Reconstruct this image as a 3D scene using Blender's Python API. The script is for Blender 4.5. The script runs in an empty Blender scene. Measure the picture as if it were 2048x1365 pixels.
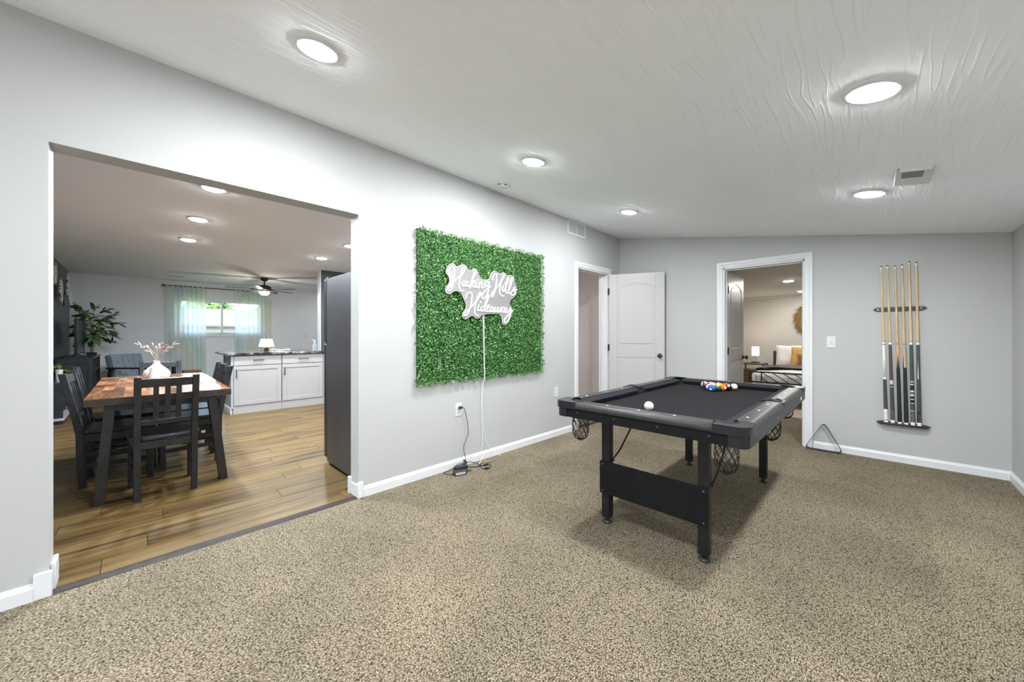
import bpy, math, random
from math import sin, cos, pi, radians, sqrt, atan2
from mathutils import Vector, Matrix

S = bpy.context.scene
COL = S.collection
random.seed(7)

# ------------------------------------------------------------------ camera
F_PX, YAW, CY, CX = 735.713, radians(44.5064), 672.278, 2.71695
CAMZ = 1.2
cd = bpy.data.cameras.new('camera'); cam = bpy.data.objects.new('camera', cd); COL.objects.link(cam)
cd.sensor_width = 36.0; cd.lens = F_PX * 36.0 / 2048.0
cd.shift_y = -(682.5 - CY) / 2048.0
cd.clip_start = 0.02; cd.clip_end = 300
cam.location = (CX, 0, CAMZ); cam.rotation_euler = (pi / 2, 0, YAW)
S.camera = cam

# ------------------------------------------------------------------ world, sun, exposure
S.view_settings.view_transform = 'Standard'; S.view_settings.look = 'None'
S.view_settings.gamma = 1.0; S.view_settings.use_curve_mapping = False
S.view_settings.exposure = 0.74
LAMP = 20.0          # watts of one recessed lamp of the games room
W = bpy.data.worlds.new('world'); S.world = W; W.use_nodes = True
wn = W.node_tree.nodes; wl = W.node_tree.links
sky = wn.new('ShaderNodeTexSky'); sky.sky_type = 'NISHITA'; sky.sun_disc = False
sky.sun_elevation = radians(50); sky.sun_rotation = radians(100); sky.air_density = 1.0; sky.dust_density = 2.0
wl.new(sky.outputs[0], wn['Background'].inputs[0]); wn['Background'].inputs[1].default_value = 0.95
sd = bpy.data.lights.new('sun', 'SUN'); sd.energy = 7.0; sd.angle = radians(1.0); sd.color = (1, .96, .9)
so = bpy.data.objects.new('sun', sd); COL.objects.link(so)
so.rotation_euler = (0, radians(38), radians(-20))     # from the +X side, behind the house

# ------------------------------------------------------------------ materials
MATS = {}
def _pr(name):
    m = bpy.data.materials.new(name); m.use_nodes = True
    nt = m.node_tree; b = nt.nodes['Principled BSDF']
    MATS[name] = m
    return m, nt, b
def mat(name, col, rough=.5, metal=0., noise=0., nscale=20., bump=0., bscale=60., spec=.5, emit=None, es=0., alpha=1., trans=0., coat=0.):
    if name in MATS: return MATS[name]
    m, nt, b = _pr(name); N = nt.nodes; L = nt.links
    b.inputs['Base Color'].default_value = (*col, 1); b.inputs['Roughness'].default_value = rough
    b.inputs['Metallic'].default_value = metal; b.inputs['Specular IOR Level'].default_value = spec
    b.inputs['Coat Weight'].default_value = coat
    if trans: b.inputs['Transmission Weight'].default_value = trans
    if alpha < 1: b.inputs['Alpha'].default_value = alpha
    tc = N.new('ShaderNodeTexCoord')
    if noise:
        n = N.new('ShaderNodeTexNoise'); n.inputs['Scale'].default_value = nscale; n.inputs['Detail'].default_value = 4
        L.new(tc.outputs['Object'], n.inputs['Vector'])
        r = N.new('ShaderNodeValToRGB'); c = Vector(col)
        lo = c * (1 - noise); hi = c * (1 + noise)
        r.color_ramp.elements[0].color = (*lo, 1); r.color_ramp.elements[1].color = (*[min(1, v) for v in hi], 1)
        r.color_ramp.elements[0].position = .3; r.color_ramp.elements[1].position = .7
        L.new(n.outputs['Fac'], r.inputs['Fac']); L.new(r.outputs['Color'], b.inputs['Base Color'])
    if bump:
        n2 = N.new('ShaderNodeTexNoise'); n2.inputs['Scale'].default_value = bscale; n2.inputs['Detail'].default_value = 3
        L.new(tc.outputs['Object'], n2.inputs['Vector'])
        bp = N.new('ShaderNodeBump'); bp.inputs['Strength'].default_value = bump; bp.inputs['Distance'].default_value = .005
        L.new(n2.outputs['Fac'], bp.inputs['Height']); L.new(bp.outputs['Normal'], b.inputs['Normal'])
    if emit:
        b.inputs['Emission Color'].default_value = (*emit, 1); b.inputs['Emission Strength'].default_value = es
    return m

WALL = mat('wall_paint', (.465, .469, .462), .6, noise=.015, nscale=2, bump=.04, bscale=180, spec=.3)
WALL_D = mat('dining_wall_paint', (.72, .74, .755), .55, noise=.02, nscale=2, bump=.04, bscale=180, spec=.35)
WALL_K = mat('charcoal_wall_paint', (.055, .058, .065), .5, noise=.05, nscale=2, bump=.04, bscale=180, spec=.4)
WALL_A = mat('slate_wall_paint', (.075, .085, .10), .4, noise=.05, nscale=2, bump=.04, bscale=180, spec=.5)
WALL_B = mat('bedroom_wall_paint', (.62, .605, .575), .6, noise=.02, nscale=2, spec=.3)
WALL_C = mat('closet_wall_paint', (.78, .72, .70), .6, noise=.03, nscale=2, spec=.3)
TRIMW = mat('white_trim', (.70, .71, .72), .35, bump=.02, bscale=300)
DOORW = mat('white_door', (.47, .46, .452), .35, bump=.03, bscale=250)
BLACKM = mat('black_metal', (.02, .02, .021), .4, metal=.3, noise=.2, nscale=30)
BLACKW = mat('black_stained_wood', (.020, .0205, .023), .33, noise=.35, nscale=14, bump=.12, bscale=60)
CAB = mat('cabinet_paint', (.355, .335, .322), .4, noise=.02, nscale=3)
CABG = mat('cabinet_grey_side', (.35, .37, .39), .4, noise=.04, nscale=3)
CHROME = mat('chrome', (.8, .8, .82), .15, metal=1, noise=.05)
PLASTW = mat('white_plastic', (.66, .66, .655), .35, noise=.01)
DARKHOLE = mat('dark_recess', (.012, .012, .013), .8, noise=.1)

def ceil_mat(name, col, amt):
    m, nt, b = _pr(name); N = nt.nodes; L = nt.links
    b.inputs['Base Color'].default_value = (*col, 1); b.inputs['Roughness'].default_value = .85; b.inputs['Specular IOR Level'].default_value = .15
    tc = N.new('ShaderNodeTexCoord'); mp = N.new('ShaderNodeMapping')
    nd = N.new('ShaderNodeTexNoise'); nd.inputs['Scale'].default_value = 1.6; nd.inputs['Detail'].default_value = 2
    L.new(tc.outputs['Object'], nd.inputs['Vector'])
    mx = N.new('ShaderNodeMixRGB'); mx.blend_type = 'ADD'; mx.inputs['Fac'].default_value = .07
    L.new(tc.outputs['Object'], mx.inputs[1]); L.new(nd.outputs['Color'], mx.inputs[2])
    mp.inputs['Scale'].default_value = (30, 2.4, 1); L.new(mx.outputs[0], mp.inputs['Vector'])
    n = N.new('ShaderNodeTexNoise'); n.inputs['Scale'].default_value = 1; n.inputs['Detail'].default_value = .6; n.inputs['Distortion'].default_value = .25
    L.new(mp.outputs['Vector'], n.inputs['Vector'])
    s = N.new('ShaderNodeMath'); s.operation = 'SUBTRACT'; s.inputs[1].default_value = .5; L.new(n.outputs['Fac'], s.inputs[0])
    a = N.new('ShaderNodeMath'); a.operation = 'ABSOLUTE'; L.new(s.outputs[0], a.inputs[0])
    r = N.new('ShaderNodeValToRGB'); r.color_ramp.elements[0].position = 0; r.color_ramp.elements[0].color = (1, 1, 1, 1)
    r.color_ramp.elements[1].position = .075; r.color_ramp.elements[1].color = (0, 0, 0, 1); r.color_ramp.interpolation = 'EASE'
    L.new(a.outputs[0], r.inputs['Fac'])
    bp = N.new('ShaderNodeBump'); bp.inputs['Strength'].default_value = amt; bp.inputs['Distance'].default_value = .0035
    L.new(r.outputs['Color'], bp.inputs['Height']); L.new(bp.outputs['Normal'], b.inputs['Normal'])
    return m
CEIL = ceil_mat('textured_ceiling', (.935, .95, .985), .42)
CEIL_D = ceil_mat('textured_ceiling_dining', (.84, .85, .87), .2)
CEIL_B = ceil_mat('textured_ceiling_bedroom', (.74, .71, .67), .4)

def carpet_mat():
    m, nt, b = _pr('carpet'); N = nt.nodes; L = nt.links
    tc = N.new('ShaderNodeTexCoord')
    mp = N.new('ShaderNodeMapping'); mp.inputs['Scale'].default_value = (1, .62, 1); mp.inputs['Rotation'].default_value = (0, 0, radians(-12))
    L.new(tc.outputs['Object'], mp.inputs['Vector'])
    v = N.new('ShaderNodeTexVoronoi'); v.inputs['Scale'].default_value = 180; v.inputs['Randomness'].default_value = 1
    L.new(mp.outputs['Vector'], v.inputs['Vector'])
    n = N.new('ShaderNodeTexNoise'); n.inputs['Scale'].default_value = 240; n.inputs['Detail'].default_value = 3; n.inputs['Roughness'].default_value = .7
    L.new(mp.outputs['Vector'], n.inputs['Vector'])
    r = N.new('ShaderNodeValToRGB'); e = r.color_ramp.elements
    e[0].position = .35; e[0].color = (.026, .019, .012, 1); e[1].position = .63; e[1].color = (.53, .452, .332, 1)
    k = e.new(.47); k.color = (.205, .164, .107, 1)
    sub = N.new('ShaderNodeMath'); sub.operation = 'MULTIPLY_ADD'; sub.inputs[1].default_value = -.25; sub.inputs[2].default_value = .11
    L.new(v.outputs['Distance'], sub.inputs[0])
    ad = N.new('ShaderNodeMath'); L.new(n.outputs['Fac'], ad.inputs[0]); L.new(sub.outputs[0], ad.inputs[1])
    L.new(ad.outputs[0], r.inputs['Fac'])
    big = N.new('ShaderNodeTexNoise'); big.inputs['Scale'].default_value = 1.7; big.inputs['Detail'].default_value = 3
    L.new(tc.outputs['Object'], big.inputs['Vector'])
    br = N.new('ShaderNodeValToRGB'); br.color_ramp.elements[0].position = .35; br.color_ramp.elements[0].color = (.82, .82, .82, 1)
    br.color_ramp.elements[1].position = .65; br.color_ramp.elements[1].color = (1.05, 1.05, 1.05, 1)
    L.new(big.outputs['Fac'], br.inputs['Fac'])
    mu = N.new('ShaderNodeMixRGB'); mu.blend_type = 'MULTIPLY'; mu.inputs['Fac'].default_value = 1
    L.new(r.outputs['Color'], mu.inputs[1]); L.new(br.outputs['Color'], mu.inputs[2])
    L.new(mu.outputs[0], b.inputs['Base Color'])
    b.inputs['Roughness'].default_value = .95; b.inputs['Specular IOR Level'].default_value = .1
    bp = N.new('ShaderNodeBump'); bp.inputs['Strength'].default_value = 1; bp.inputs['Distance'].default_value = .006
    L.new(ad.outputs[0], bp.inputs['Height']); L.new(bp.outputs['Normal'], b.inputs['Normal'])
    return m
CARPET = carpet_mat()

def wood_mat(name, c0, c1, c2, axis=1, scale=1., rough=.35, var=.25, stretch=14., bump=.05):
    """grain runs along the given object axis; tint and grain offset vary from piece to piece"""
    m, nt, b = _pr(name); N = nt.nodes; L = nt.links
    tc = N.new('ShaderNodeTexCoord'); oi = N.new('ShaderNodeObjectInfo')
    ml = N.new('ShaderNodeMath'); ml.operation = 'MULTIPLY'; ml.inputs[1].default_value = 53.0; L.new(oi.outputs['Random'], ml.inputs[0])
    av = N.new('ShaderNodeVectorMath'); av.operation = 'ADD'; L.new(tc.outputs['Object'], av.inputs[0]); L.new(ml.outputs[0], av.inputs[1])
    mp = N.new('ShaderNodeMapping'); sc = [stretch * scale] * 3; sc[axis] = scale; mp.inputs['Scale'].default_value = sc
    L.new(av.outputs[0], mp.inputs['Vector'])
    n = N.new('ShaderNodeTexNoise'); n.inputs['Scale'].default_value = 1.3; n.inputs['Detail'].default_value = 5; n.inputs['Roughness'].default_value = .6; n.inputs['Distortion'].default_value = .4
    L.new(mp.outputs['Vector'], n.inputs['Vector'])
    r = N.new('ShaderNodeValToRGB'); e = r.color_ramp.elements
    e[0].position = .3; e[0].color = (*c0, 1); e[1].position = .72; e[1].color = (*c2, 1); k = e.new(.5); k.color = (*c1, 1)
    L.new(n.outputs['Fac'], r.inputs['Fac'])
    hs = N.new('ShaderNodeMath'); hs.operation = 'MULTIPLY_ADD'; hs.inputs[1].default_value = 2 * var; hs.inputs[2].default_value = 1 - var
    L.new(oi.outputs['Random'], hs.inputs[0])
    mu = N.new('ShaderNodeVectorMath'); mu.operation = 'SCALE'; L.new(r.outputs['Color'], mu.inputs[0]); L.new(hs.outputs[0], mu.inputs['Scale'])
    L.new(mu.outputs[0], b.inputs['Base Color']); b.inputs['Roughness'].default_value = rough
    bp = N.new('ShaderNodeBump'); bp.inputs['Strength'].default_value = bump; bp.inputs['Distance'].default_value = .002
    L.new(n.outputs['Fac'], bp.inputs['Height']); L.new(bp.outputs['Normal'], b.inputs['Normal']); b.inputs['Specular IOR Level'].default_value = .35
    return m
PLANK = wood_mat('oak_plank', (.028, .017, .006), (.135, .083, .026), (.205, .132, .048), 1, 1.0, .40, .12, 14)
STAVE = wood_mat('acacia_stave', (.09, .035, .016), (.22, .088, .036), (.38, .19, .07), 0, 2.0, .17, .62, 9)
CUEW = wood_mat('maple_cue', (.52, .36, .19), (.62, .45, .25), (.70, .53, .32), 2, 4, .3, .08, 10)
BROWNW = wood_mat('brown_wood', (.10, .05, .025), (.20, .10, .05), (.27, .15, .075), 0, 2, .4, .1)
DARKWOOD = wood_mat('dark_threshold_wood', (.02, .014, .01), (.035, .025, .018), (.05, .037, .027), 1, 2, .65, .1)

# ------------------------------------------------------------------ geometry helpers
class MB:
    def __init__(s): s.V = []; s.F = []
    def add(s, v, f):
        o = len(s.V); s.V += [tuple(p) for p in v]; s.F += [tuple(i + o for i in q) for q in f]; return s
    def box(s, x0, x1, y0, y1, z0, z1, M=None):
        v = [Vector((x, y, z)) for z in (z0, z1) for y in (y0, y1) for x in (x0, x1)]
        if M: v = [M @ p for p in v]
        return s.add(v, [(0, 2, 3, 1), (4, 5, 7, 6), (0, 1, 5, 4), (2, 6, 7, 3), (0, 4, 6, 2), (1, 3, 7, 5)])
    def bar(s, a, b, w, h, up=(0, 0, 1)):
        a = Vector(a); b = Vector(b); d = (b - a).normalized(); up = Vector(up)
        x = d.cross(up)
        if x.length < 1e-4: x = d.cross(Vector((0, 1, 0)))
        x.normalize(); y = x.cross(d).normalized()
        v = []
        for p in (a, b):
            for i, j in ((-1, -1), (1, -1), (1, 1), (-1, 1)): v.append(p + x * i * w / 2 + y * j * h / 2)
        return s.add(v, [(3, 2, 1, 0), (4, 5, 6, 7), (0, 1, 5, 4), (1, 2, 6, 5), (2, 3, 7, 6), (3, 0, 4, 7)])
    def tube(s, pts, r, n=8, closed=False, cap=True):
        P = [Vector(p) for p in pts]; k = len(P); rr = r if isinstance(r, (list, tuple)) else [r] * k
        T = []
        for i in range(k):
            a = P[(i - 1) % k] if (closed or i) else P[i]; b = P[(i + 1) % k] if (closed or i < k - 1) else P[i]
            t = b - a
            T.append(t.normalized() if t.length > 1e-9 else Vector((0, 0, 1)))
        u = T[0].orthogonal().normalized(); v = []
        for i in range(k):
            u = (u - T[i] * u.dot(T[i]))
            u = u.normalized() if u.length > 1e-6 else T[i].orthogonal().normalized()
            w = T[i].cross(u)
            for j in range(n):
                a = 2 * pi * j / n; v.append(P[i] + (u * cos(a) + w * sin(a)) * rr[i])
        f = []
        for i in range(k if closed else k - 1):
            for j in range(n):
                a = i * n + j; b = i * n + (j + 1) % n; c = ((i + 1) % k) * n + (j + 1) % n; d = ((i + 1) % k) * n + j
                f.append((a, b, c, d))
        if cap and not closed:
            f.append(tuple(range(n - 1, -1, -1))); f.append(tuple((k - 1) * n + j for j in range(n)))
        return s.add(v, f)
    def lathe(s, prof, n=24, M=None, a0=0., a1=2 * pi):
        full = abs(a1 - a0 - 2 * pi) < 1e-6; m = n if full else n + 1; v = []
        for r, z in prof:
            for j in range(m):
                a = a0 + (a1 - a0) * j / n; v.append(Vector((r * cos(a), r * sin(a), z)))
        if M: v = [M @ p for p in v]
        f = []
        for i in range(len(prof) - 1):
            for j in range(n):
                a = i * m + j; b = i * m + (j + 1) % m; f.append((a, b, b + m, a + m))
        if full:
            if prof[0][0] > 1e-6: f.append(tuple(range(n - 1, -1, -1)))
            if prof[-1][0] > 1e-6: f.append(tuple((len(prof) - 1) * m + j for j in range(n)))
        return s.add(v, f)
    def prism(s, poly, d0, d1, fn=lambda x, y, d: (x, y, d)):
        n = len(poly); v = [fn(x, y, d0) for x, y in poly] + [fn(x, y, d1) for x, y in poly]
        f = [tuple(range(n - 1, -1, -1)), tuple(range(n, 2 * n))] + [(i, (i + 1) % n, (i + 1) % n + n, i + n) for i in range(n)]
        return s.add(v, f)
    def sphere(s, c, r, n=16, m=10, sc=(1, 1, 1)):
        v = [Vector(c) + Vector((0, 0, -r * sc[2]))]; f = []
        for i in range(1, m):
            t = -pi / 2 + pi * i / m
            for j in range(n):
                a = 2 * pi * j / n; v.append(Vector(c) + Vector((r * cos(t) * cos(a) * sc[0], r * cos(t) * sin(a) * sc[1], r * sin(t) * sc[2])))
        v.append(Vector(c) + Vector((0, 0, r * sc[2])))
        for j in range(n): f.append((0, 1 + (j + 1) % n, 1 + j))
        for i in range(m - 2):
            for j in range(n):
                a = 1 + i * n + j; b = 1 + i * n + (j + 1) % n; f.append((a, b, b + n, a + n))
        t = len(v) - 1
        for j in range(n): f.append((t, t - n + j, t - n + (j + 1) % n))
        return s.add(v, f)
    def mesh(s, name, mats=None, smooth=False, org=None):
        me = bpy.data.meshes.new(name)
        V = s.V if org is None else [(x - org[0], y - org[1], z - org[2]) for x, y, z in s.V]
        me.from_pydata(V, [], s.F); me.update()
        if mats: me.materials.append(mats)
        if smooth:
            me.polygons.foreach_set('use_smooth', [True] * len(me.polygons))
            try: me.set_sharp_from_angle(angle=radians(40))
            except Exception: pass
        return me
    def obj(s, name, m, parent=None, smooth=False, bevel=0., seg=2, world=True, org=None):
        """vertices are given in world space when world=True (the parent's place is taken off), else in the parent's space"""
        o_ = org
        if o_ is None and parent is not None and world: o_ = wloc(parent)
        me = s.mesh(name, m, smooth or bevel > 0, o_)
        o = bpy.data.objects.new(name, me); COL.objects.link(o)
        if parent is not None: o.parent = parent
        elif org is not None: o.location = org
        if bevel:
            b = o.modifiers.new('bevel', 'BEVEL'); b.width = bevel; b.segments = seg; b.limit_method = 'ANGLE'; b.angle_limit = radians(35)
            b.harden_normals = False
        return o
def wloc(o):
    p = Vector((0, 0, 0))
    while o is not None: p += o.location; o = o.parent
    return p
def empty(name, loc, rz=0.):
    o = bpy.data.objects.new(name, None); COL.objects.link(o); o.location = loc; o.rotation_euler = (0, 0, rz)
    o.empty_display_size = .1; return o
def tag(o, label, cat, group=None):
    o['label'] = label; o['category'] = cat
    if group: o['group'] = group
    return o
def struct(o, label=None):
    o['kind'] = 'structure'
    if label: o['label'] = label
    return o
def thing(name, loc, label, cat, group=None, rz=0.): return tag(empty(name, loc, rz), label, cat, group)
def copy_tree(o, parent=None):
    kids = list(o.children); c = o.copy(); COL.objects.link(c); c.parent = parent
    for k in kids: copy_tree(k, c)
    return c
def catmull(P, n=6, closed=False):
    P = [Vector(p) for p in P]; k = len(P); out = []
    rng = range(k) if closed else range(k - 1)
    for i in rng:
        p0 = P[(i - 1) % k] if (closed or i > 0) else P[i]; p1 = P[i]; p2 = P[(i + 1) % k]
        p3 = P[(i + 2) % k] if (closed or i < k - 2) else p2
        for j in range(n):
            t = j / n
            out.append(.5 * ((2 * p1) + (p2 - p0) * t + (2 * p0 - 5 * p1 + 4 * p2 - p3) * t * t + (3 * p1 - p0 - 3 * p2 + p3) * t ** 3))
    if not closed: out.append(P[-1])
    return out
def text_mesh(txt, size, m, name, parent, M, depth=.0004, shear=0.):
    c = bpy.data.curves.new(name, 'FONT'); c.body = txt; c.size = size; c.extrude = depth; c.align_x = 'CENTER'; c.align_y = 'CENTER'; c.shear = shear
    t = bpy.data.objects.new('tmp', c); COL.objects.link(t)
    bpy.context.view_layer.update()
    me = bpy.data.meshes.new_from_object(t.evaluated_get(bpy.context.evaluated_depsgraph_get()))
    bpy.data.objects.remove(t)
    me.materials.clear(); me.materials.append(m); me.transform(M)
    o = bpy.data.objects.new(name, me); COL.objects.link(o); o.parent = parent
    return o
def unproj(px, py, X):
    """point on the plane x = X seen at a pixel of the photograph (used to measure the lettering of the sign)"""
    u = (px - 1024) / F_PX; v = -(py - CY) / F_PX
    d = (-sin(YAW) + u * cos(YAW), cos(YAW) + u * sin(YAW), v)
    t = (X - CX) / d[0]
    return Vector((X, d[1] * t, CAMZ + d[2] * t))

# ------------------------------------------------------------------ the shell of the games room
D, WX, HC, SL = 5.069, 3.534, 2.662, 0.17056
YB = -5.2
def ceil_z(x): return HC - SL * x
T = .14
OY0, OY1, OZ = -.289, 1.145, 2.098        # wide opening to the dining room
D1Y0, D1Y1, D1Z = 3.972, 4.728, 2.092     # closet doorway
D2X0, D2X1, D2Z = 1.39, 2.185, 2.035      # bedroom doorway
mb = MB(); mb.box(0, WX, YB, D, -.06, 0); mb.box(-.055, 0, OY0, OY1, -.06, -.004); struct(mb.obj('floor', CARPET), 'brown flecked loop pile carpet')
mb = MB()
for a, b, z0, z1 in ((YB - T, OY0, -.06, 2.75), (OY0, OY1, OZ, 2.75), (OY1, D1Y0, -.06, 2.75), (D1Y0, D1Y1, D1Z, 2.75), (D1Y1, D + .12, -.06, 2.75)):
    mb.box(-T, 0, a, b, z0, z1)
struct(mb.obj('wall_left', WALL), 'pale grey painted wall with the wide opening')
mb = MB()
for a, b, z0, z1 in ((0, D2X0, -.06, 2.75), (D2X0, D2X1, D2Z, 2.75), (D2X1, WX + T, -.06, 2.75)):
    mb.box(a, b, D, D + .12, z0, z1)
struct(mb.obj('wall_far', WALL), 'pale grey painted end wall with the bedroom doorway')
mb = MB(); mb.box(WX, WX + T, YB, D, -.06, 2.75); struct(mb.obj('wall_right', WALL))
mb = MB()
PWX0, PWX1, PWZ0, PWZ1 = .6, 3.1, .35, 1.95      # unseen wide window, added behind the viewpoint for fill daylight
for a, b, z0, z1 in ((0, PWX0, -.06, 2.75), (PWX0, PWX1, -.06, PWZ0), (PWX0, PWX1, PWZ1, 2.75), (PWX1, WX + T, -.06, 2.75)): mb.box(a, b, YB - T, YB, z0, z1)
struct(mb.obj('wall_back', WALL))
w2 = struct(empty('added_window', ((PWX0 + PWX1) / 2, YB - .07, PWZ0)), 'wide white window added behind the viewpoint for fill daylight')
mb = MB()
for x0, x1, z0, z1 in ((PWX0, PWX0 + .05, PWZ0, PWZ1), (PWX1 - .05, PWX1, PWZ0, PWZ1), (PWX0 + .05, PWX1 - .05, PWZ0, PWZ0 + .05), (PWX0 + .05, PWX1 - .05, PWZ1 - .05, PWZ1), (1.82, 1.88, PWZ0 + .05, PWZ1 - .05)): mb.box(x0, x1, YB - .11, YB - .03, z0, z1)
mb.obj('window_frame', TRIMW, w2)
for k_, (x_, z_, sx_, sz_, rot_) in enumerate(((1.85, 1.15, 2.4, 1.5, (pi / 2, 0, 0)),)):
    pl_ = bpy.data.lights.new('portal', 'AREA'); pl_.shape = 'RECTANGLE'; pl_.size = sx_; pl_.size_y = sz_; pl_.cycles.is_portal = True
    po_ = bpy.data.objects.new('portal', pl_); COL.objects.link(po_); po_.location = (x_, YB - .12, z_); po_.rotation_euler = rot_
mb = MB()
v = []
for x in (-.0, WX): 
    for y in (YB, D):
        for dz in (0, .12): v.append((x, y, ceil_z(x) + dz))
mb.add(v, [(0, 4, 6, 2), (1, 3, 7, 5), (0, 1, 5, 4), (2, 6, 7, 3), (0, 2, 3, 1), (4, 5, 7, 6)])
struct(mb.obj('ceiling', CEIL), 'white sloping ceiling with brushed texture')

def baseboard(name, a, b, nrm, m=TRIMW, h=.078, t=.014):
    """moulded skirting from a to b, thickness grows along nrm"""
    a = Vector((*a, 0)); b = Vector((*b, 0)); n = Vector((*nrm, 0))
    prof = [(0, 0), (t, 0), (t, h * .72), (t * .55, h * .86), (t * .35, h), (0, h)]
    mb = MB(); v = [p + n * o + Vector((0, 0, z)) for p in (a, b) for o, z in prof]; k = len(prof)
    mb.add(v, [tuple(range(k)), tuple(range(2 * k - 1, k - 1, -1))] + [(i, i + k, (i + 1) % k + k, (i + 1) % k) for i in range(k)])
    return struct(mb.obj(name, m))
baseboard('baseboard_left', (0, OY1 + .03), (0, D1Y0 - .07), (1, 0))
baseboard('baseboard_left', (0, YB), (0, OY0 - .04), (1, 0))
baseboard('baseboard_left', (0, D1Y1 + .07), (0, D), (1, 0))
baseboard('baseboard_far', (0, D), (D2X0 - .072, D), (0, -1))
baseboard('baseboard_far', (D2X1 + .072, D), (WX, D), (0, -1))
baseboard('baseboard_right', (WX, YB), (WX, D), (-1, 0))
# blocks and jamb pieces that finish the skirting at the wide opening
def trim_piece(name, x0, x1, y0, y1, z0, z1): return struct(MB().box(x0, x1, y0, y1, z0, z1).obj(name, TRIMW, bevel=.004))
trim_piece('trim_1', -.002, .018, OY0 - .042, OY0 + .012, 0, .118)
trim_piece('trim_2', -T - .018, -.045, OY0, OY0 + .016, 0, .125)
trim_piece('trim_3', -.004, .018, OY1 - .012, OY1 + .03, 0, .115)
trim_piece('trim_4', -T + .02, -.004, OY1 - .012, OY1, 0, .095)
trim_piece('trim_5', -T - .02, -T + .02, OY1 - .018, OY1 + .03, 0, .125)
mb = MB(); mb.prism([(-.062, 0), (-.03, .007), (-.012, .007), (.012, .001), (.012, -.002), (-.062, -.002)], OY0 + .016, OY1 - .012, lambda x, z, d: (x, d, z)); struct(mb.obj('trim_6', DARKWOOD), 'dark wooden threshold strip between carpet and plank floor')
mb = MB(); mb.box(-.075, -.005, D1Y0, D1Y1, 0, .008); struct(mb.obj('trim_7', DARKWOOD, bevel=.003), 'dark strip on the closet threshold')

def casing(name, axis, plane, sgn, a0, a1, ztop, w=.068, t=.016, depth=.12):
    """door casing (three moulded boards) plus the jamb lining; axis 'x': wall at x=plane with run along y"""
    prof = [(0, 0), (0, t * .55), (w * .12, t * .7), (w * .35, t * .6), (w * .62, t), (w * .95, t), (w, t * .7), (w, 0)]
    def P(r, z, o): return (plane + sgn * o, r, z) if axis == 'x' else (r, plane + sgn * o, z)
    mb = MB(); k = len(prof)
    def run(pts):
        v = [q for row in pts for q in row]; f = []
        for i in range(len(pts) - 1):
            for j in range(k): f.append((i * k + j, i * k + (j + 1) % k, (i + 1) * k + (j + 1) % k, (i + 1) * k + j))
        f += [tuple(range(k)), tuple(range(len(v) - 1, len(v) - k - 1, -1))]
        mb.add(v, f)
    rows = [[P(a0 - o, 0, h) for o, h in prof], [P(a0 - o, ztop + o, h) for o, h in prof], [P(a1 + o, ztop + o, h) for o, h in prof], [P(a1 + o, 0, h) for o, h in prof]]
    run(rows)
    o = struct(mb.obj(name, TRIMW)); 
    mb = MB()
    for r0, r1, z0, z1 in ((a0, a0 + .018, 0, ztop), (a1 - .018, a1, 0, ztop), (a0, a1, ztop - .018, ztop)):
        if axis == 'x': mb.box(min(plane, plane - sgn * depth), max(plane, plane - sgn * depth), r0, r1, z0, z1)
        else: mb.box(r0, r1, min(plane, plane - sgn * depth), max(plane, plane - sgn * depth), z0, z1)
    # stops
    for r0, r1, z0, z1 in ((a0 + .018, a0 + .03, 0, ztop - .018), (a1 - .03, a1 - .018, 0, ztop - .018), (a0 + .018, a1 - .018, ztop - .03, ztop - .018)):
        q = plane - sgn * depth * .55
        if axis == 'x': mb.box(q - .018, q + .018, r0, r1, z0, z1)
        else: mb.box(r0, r1, q - .018, q + .018, z0, z1)
    mb.obj('door_jamb', TRIMW, o, bevel=.002)
    return o
casing('trim_8', 'x', 0, 1, D1Y0, D1Y1, D1Z, depth=T)
casing('trim_9', 'y', D, -1, D2X0, D2X1, D2Z, depth=.12)

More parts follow.
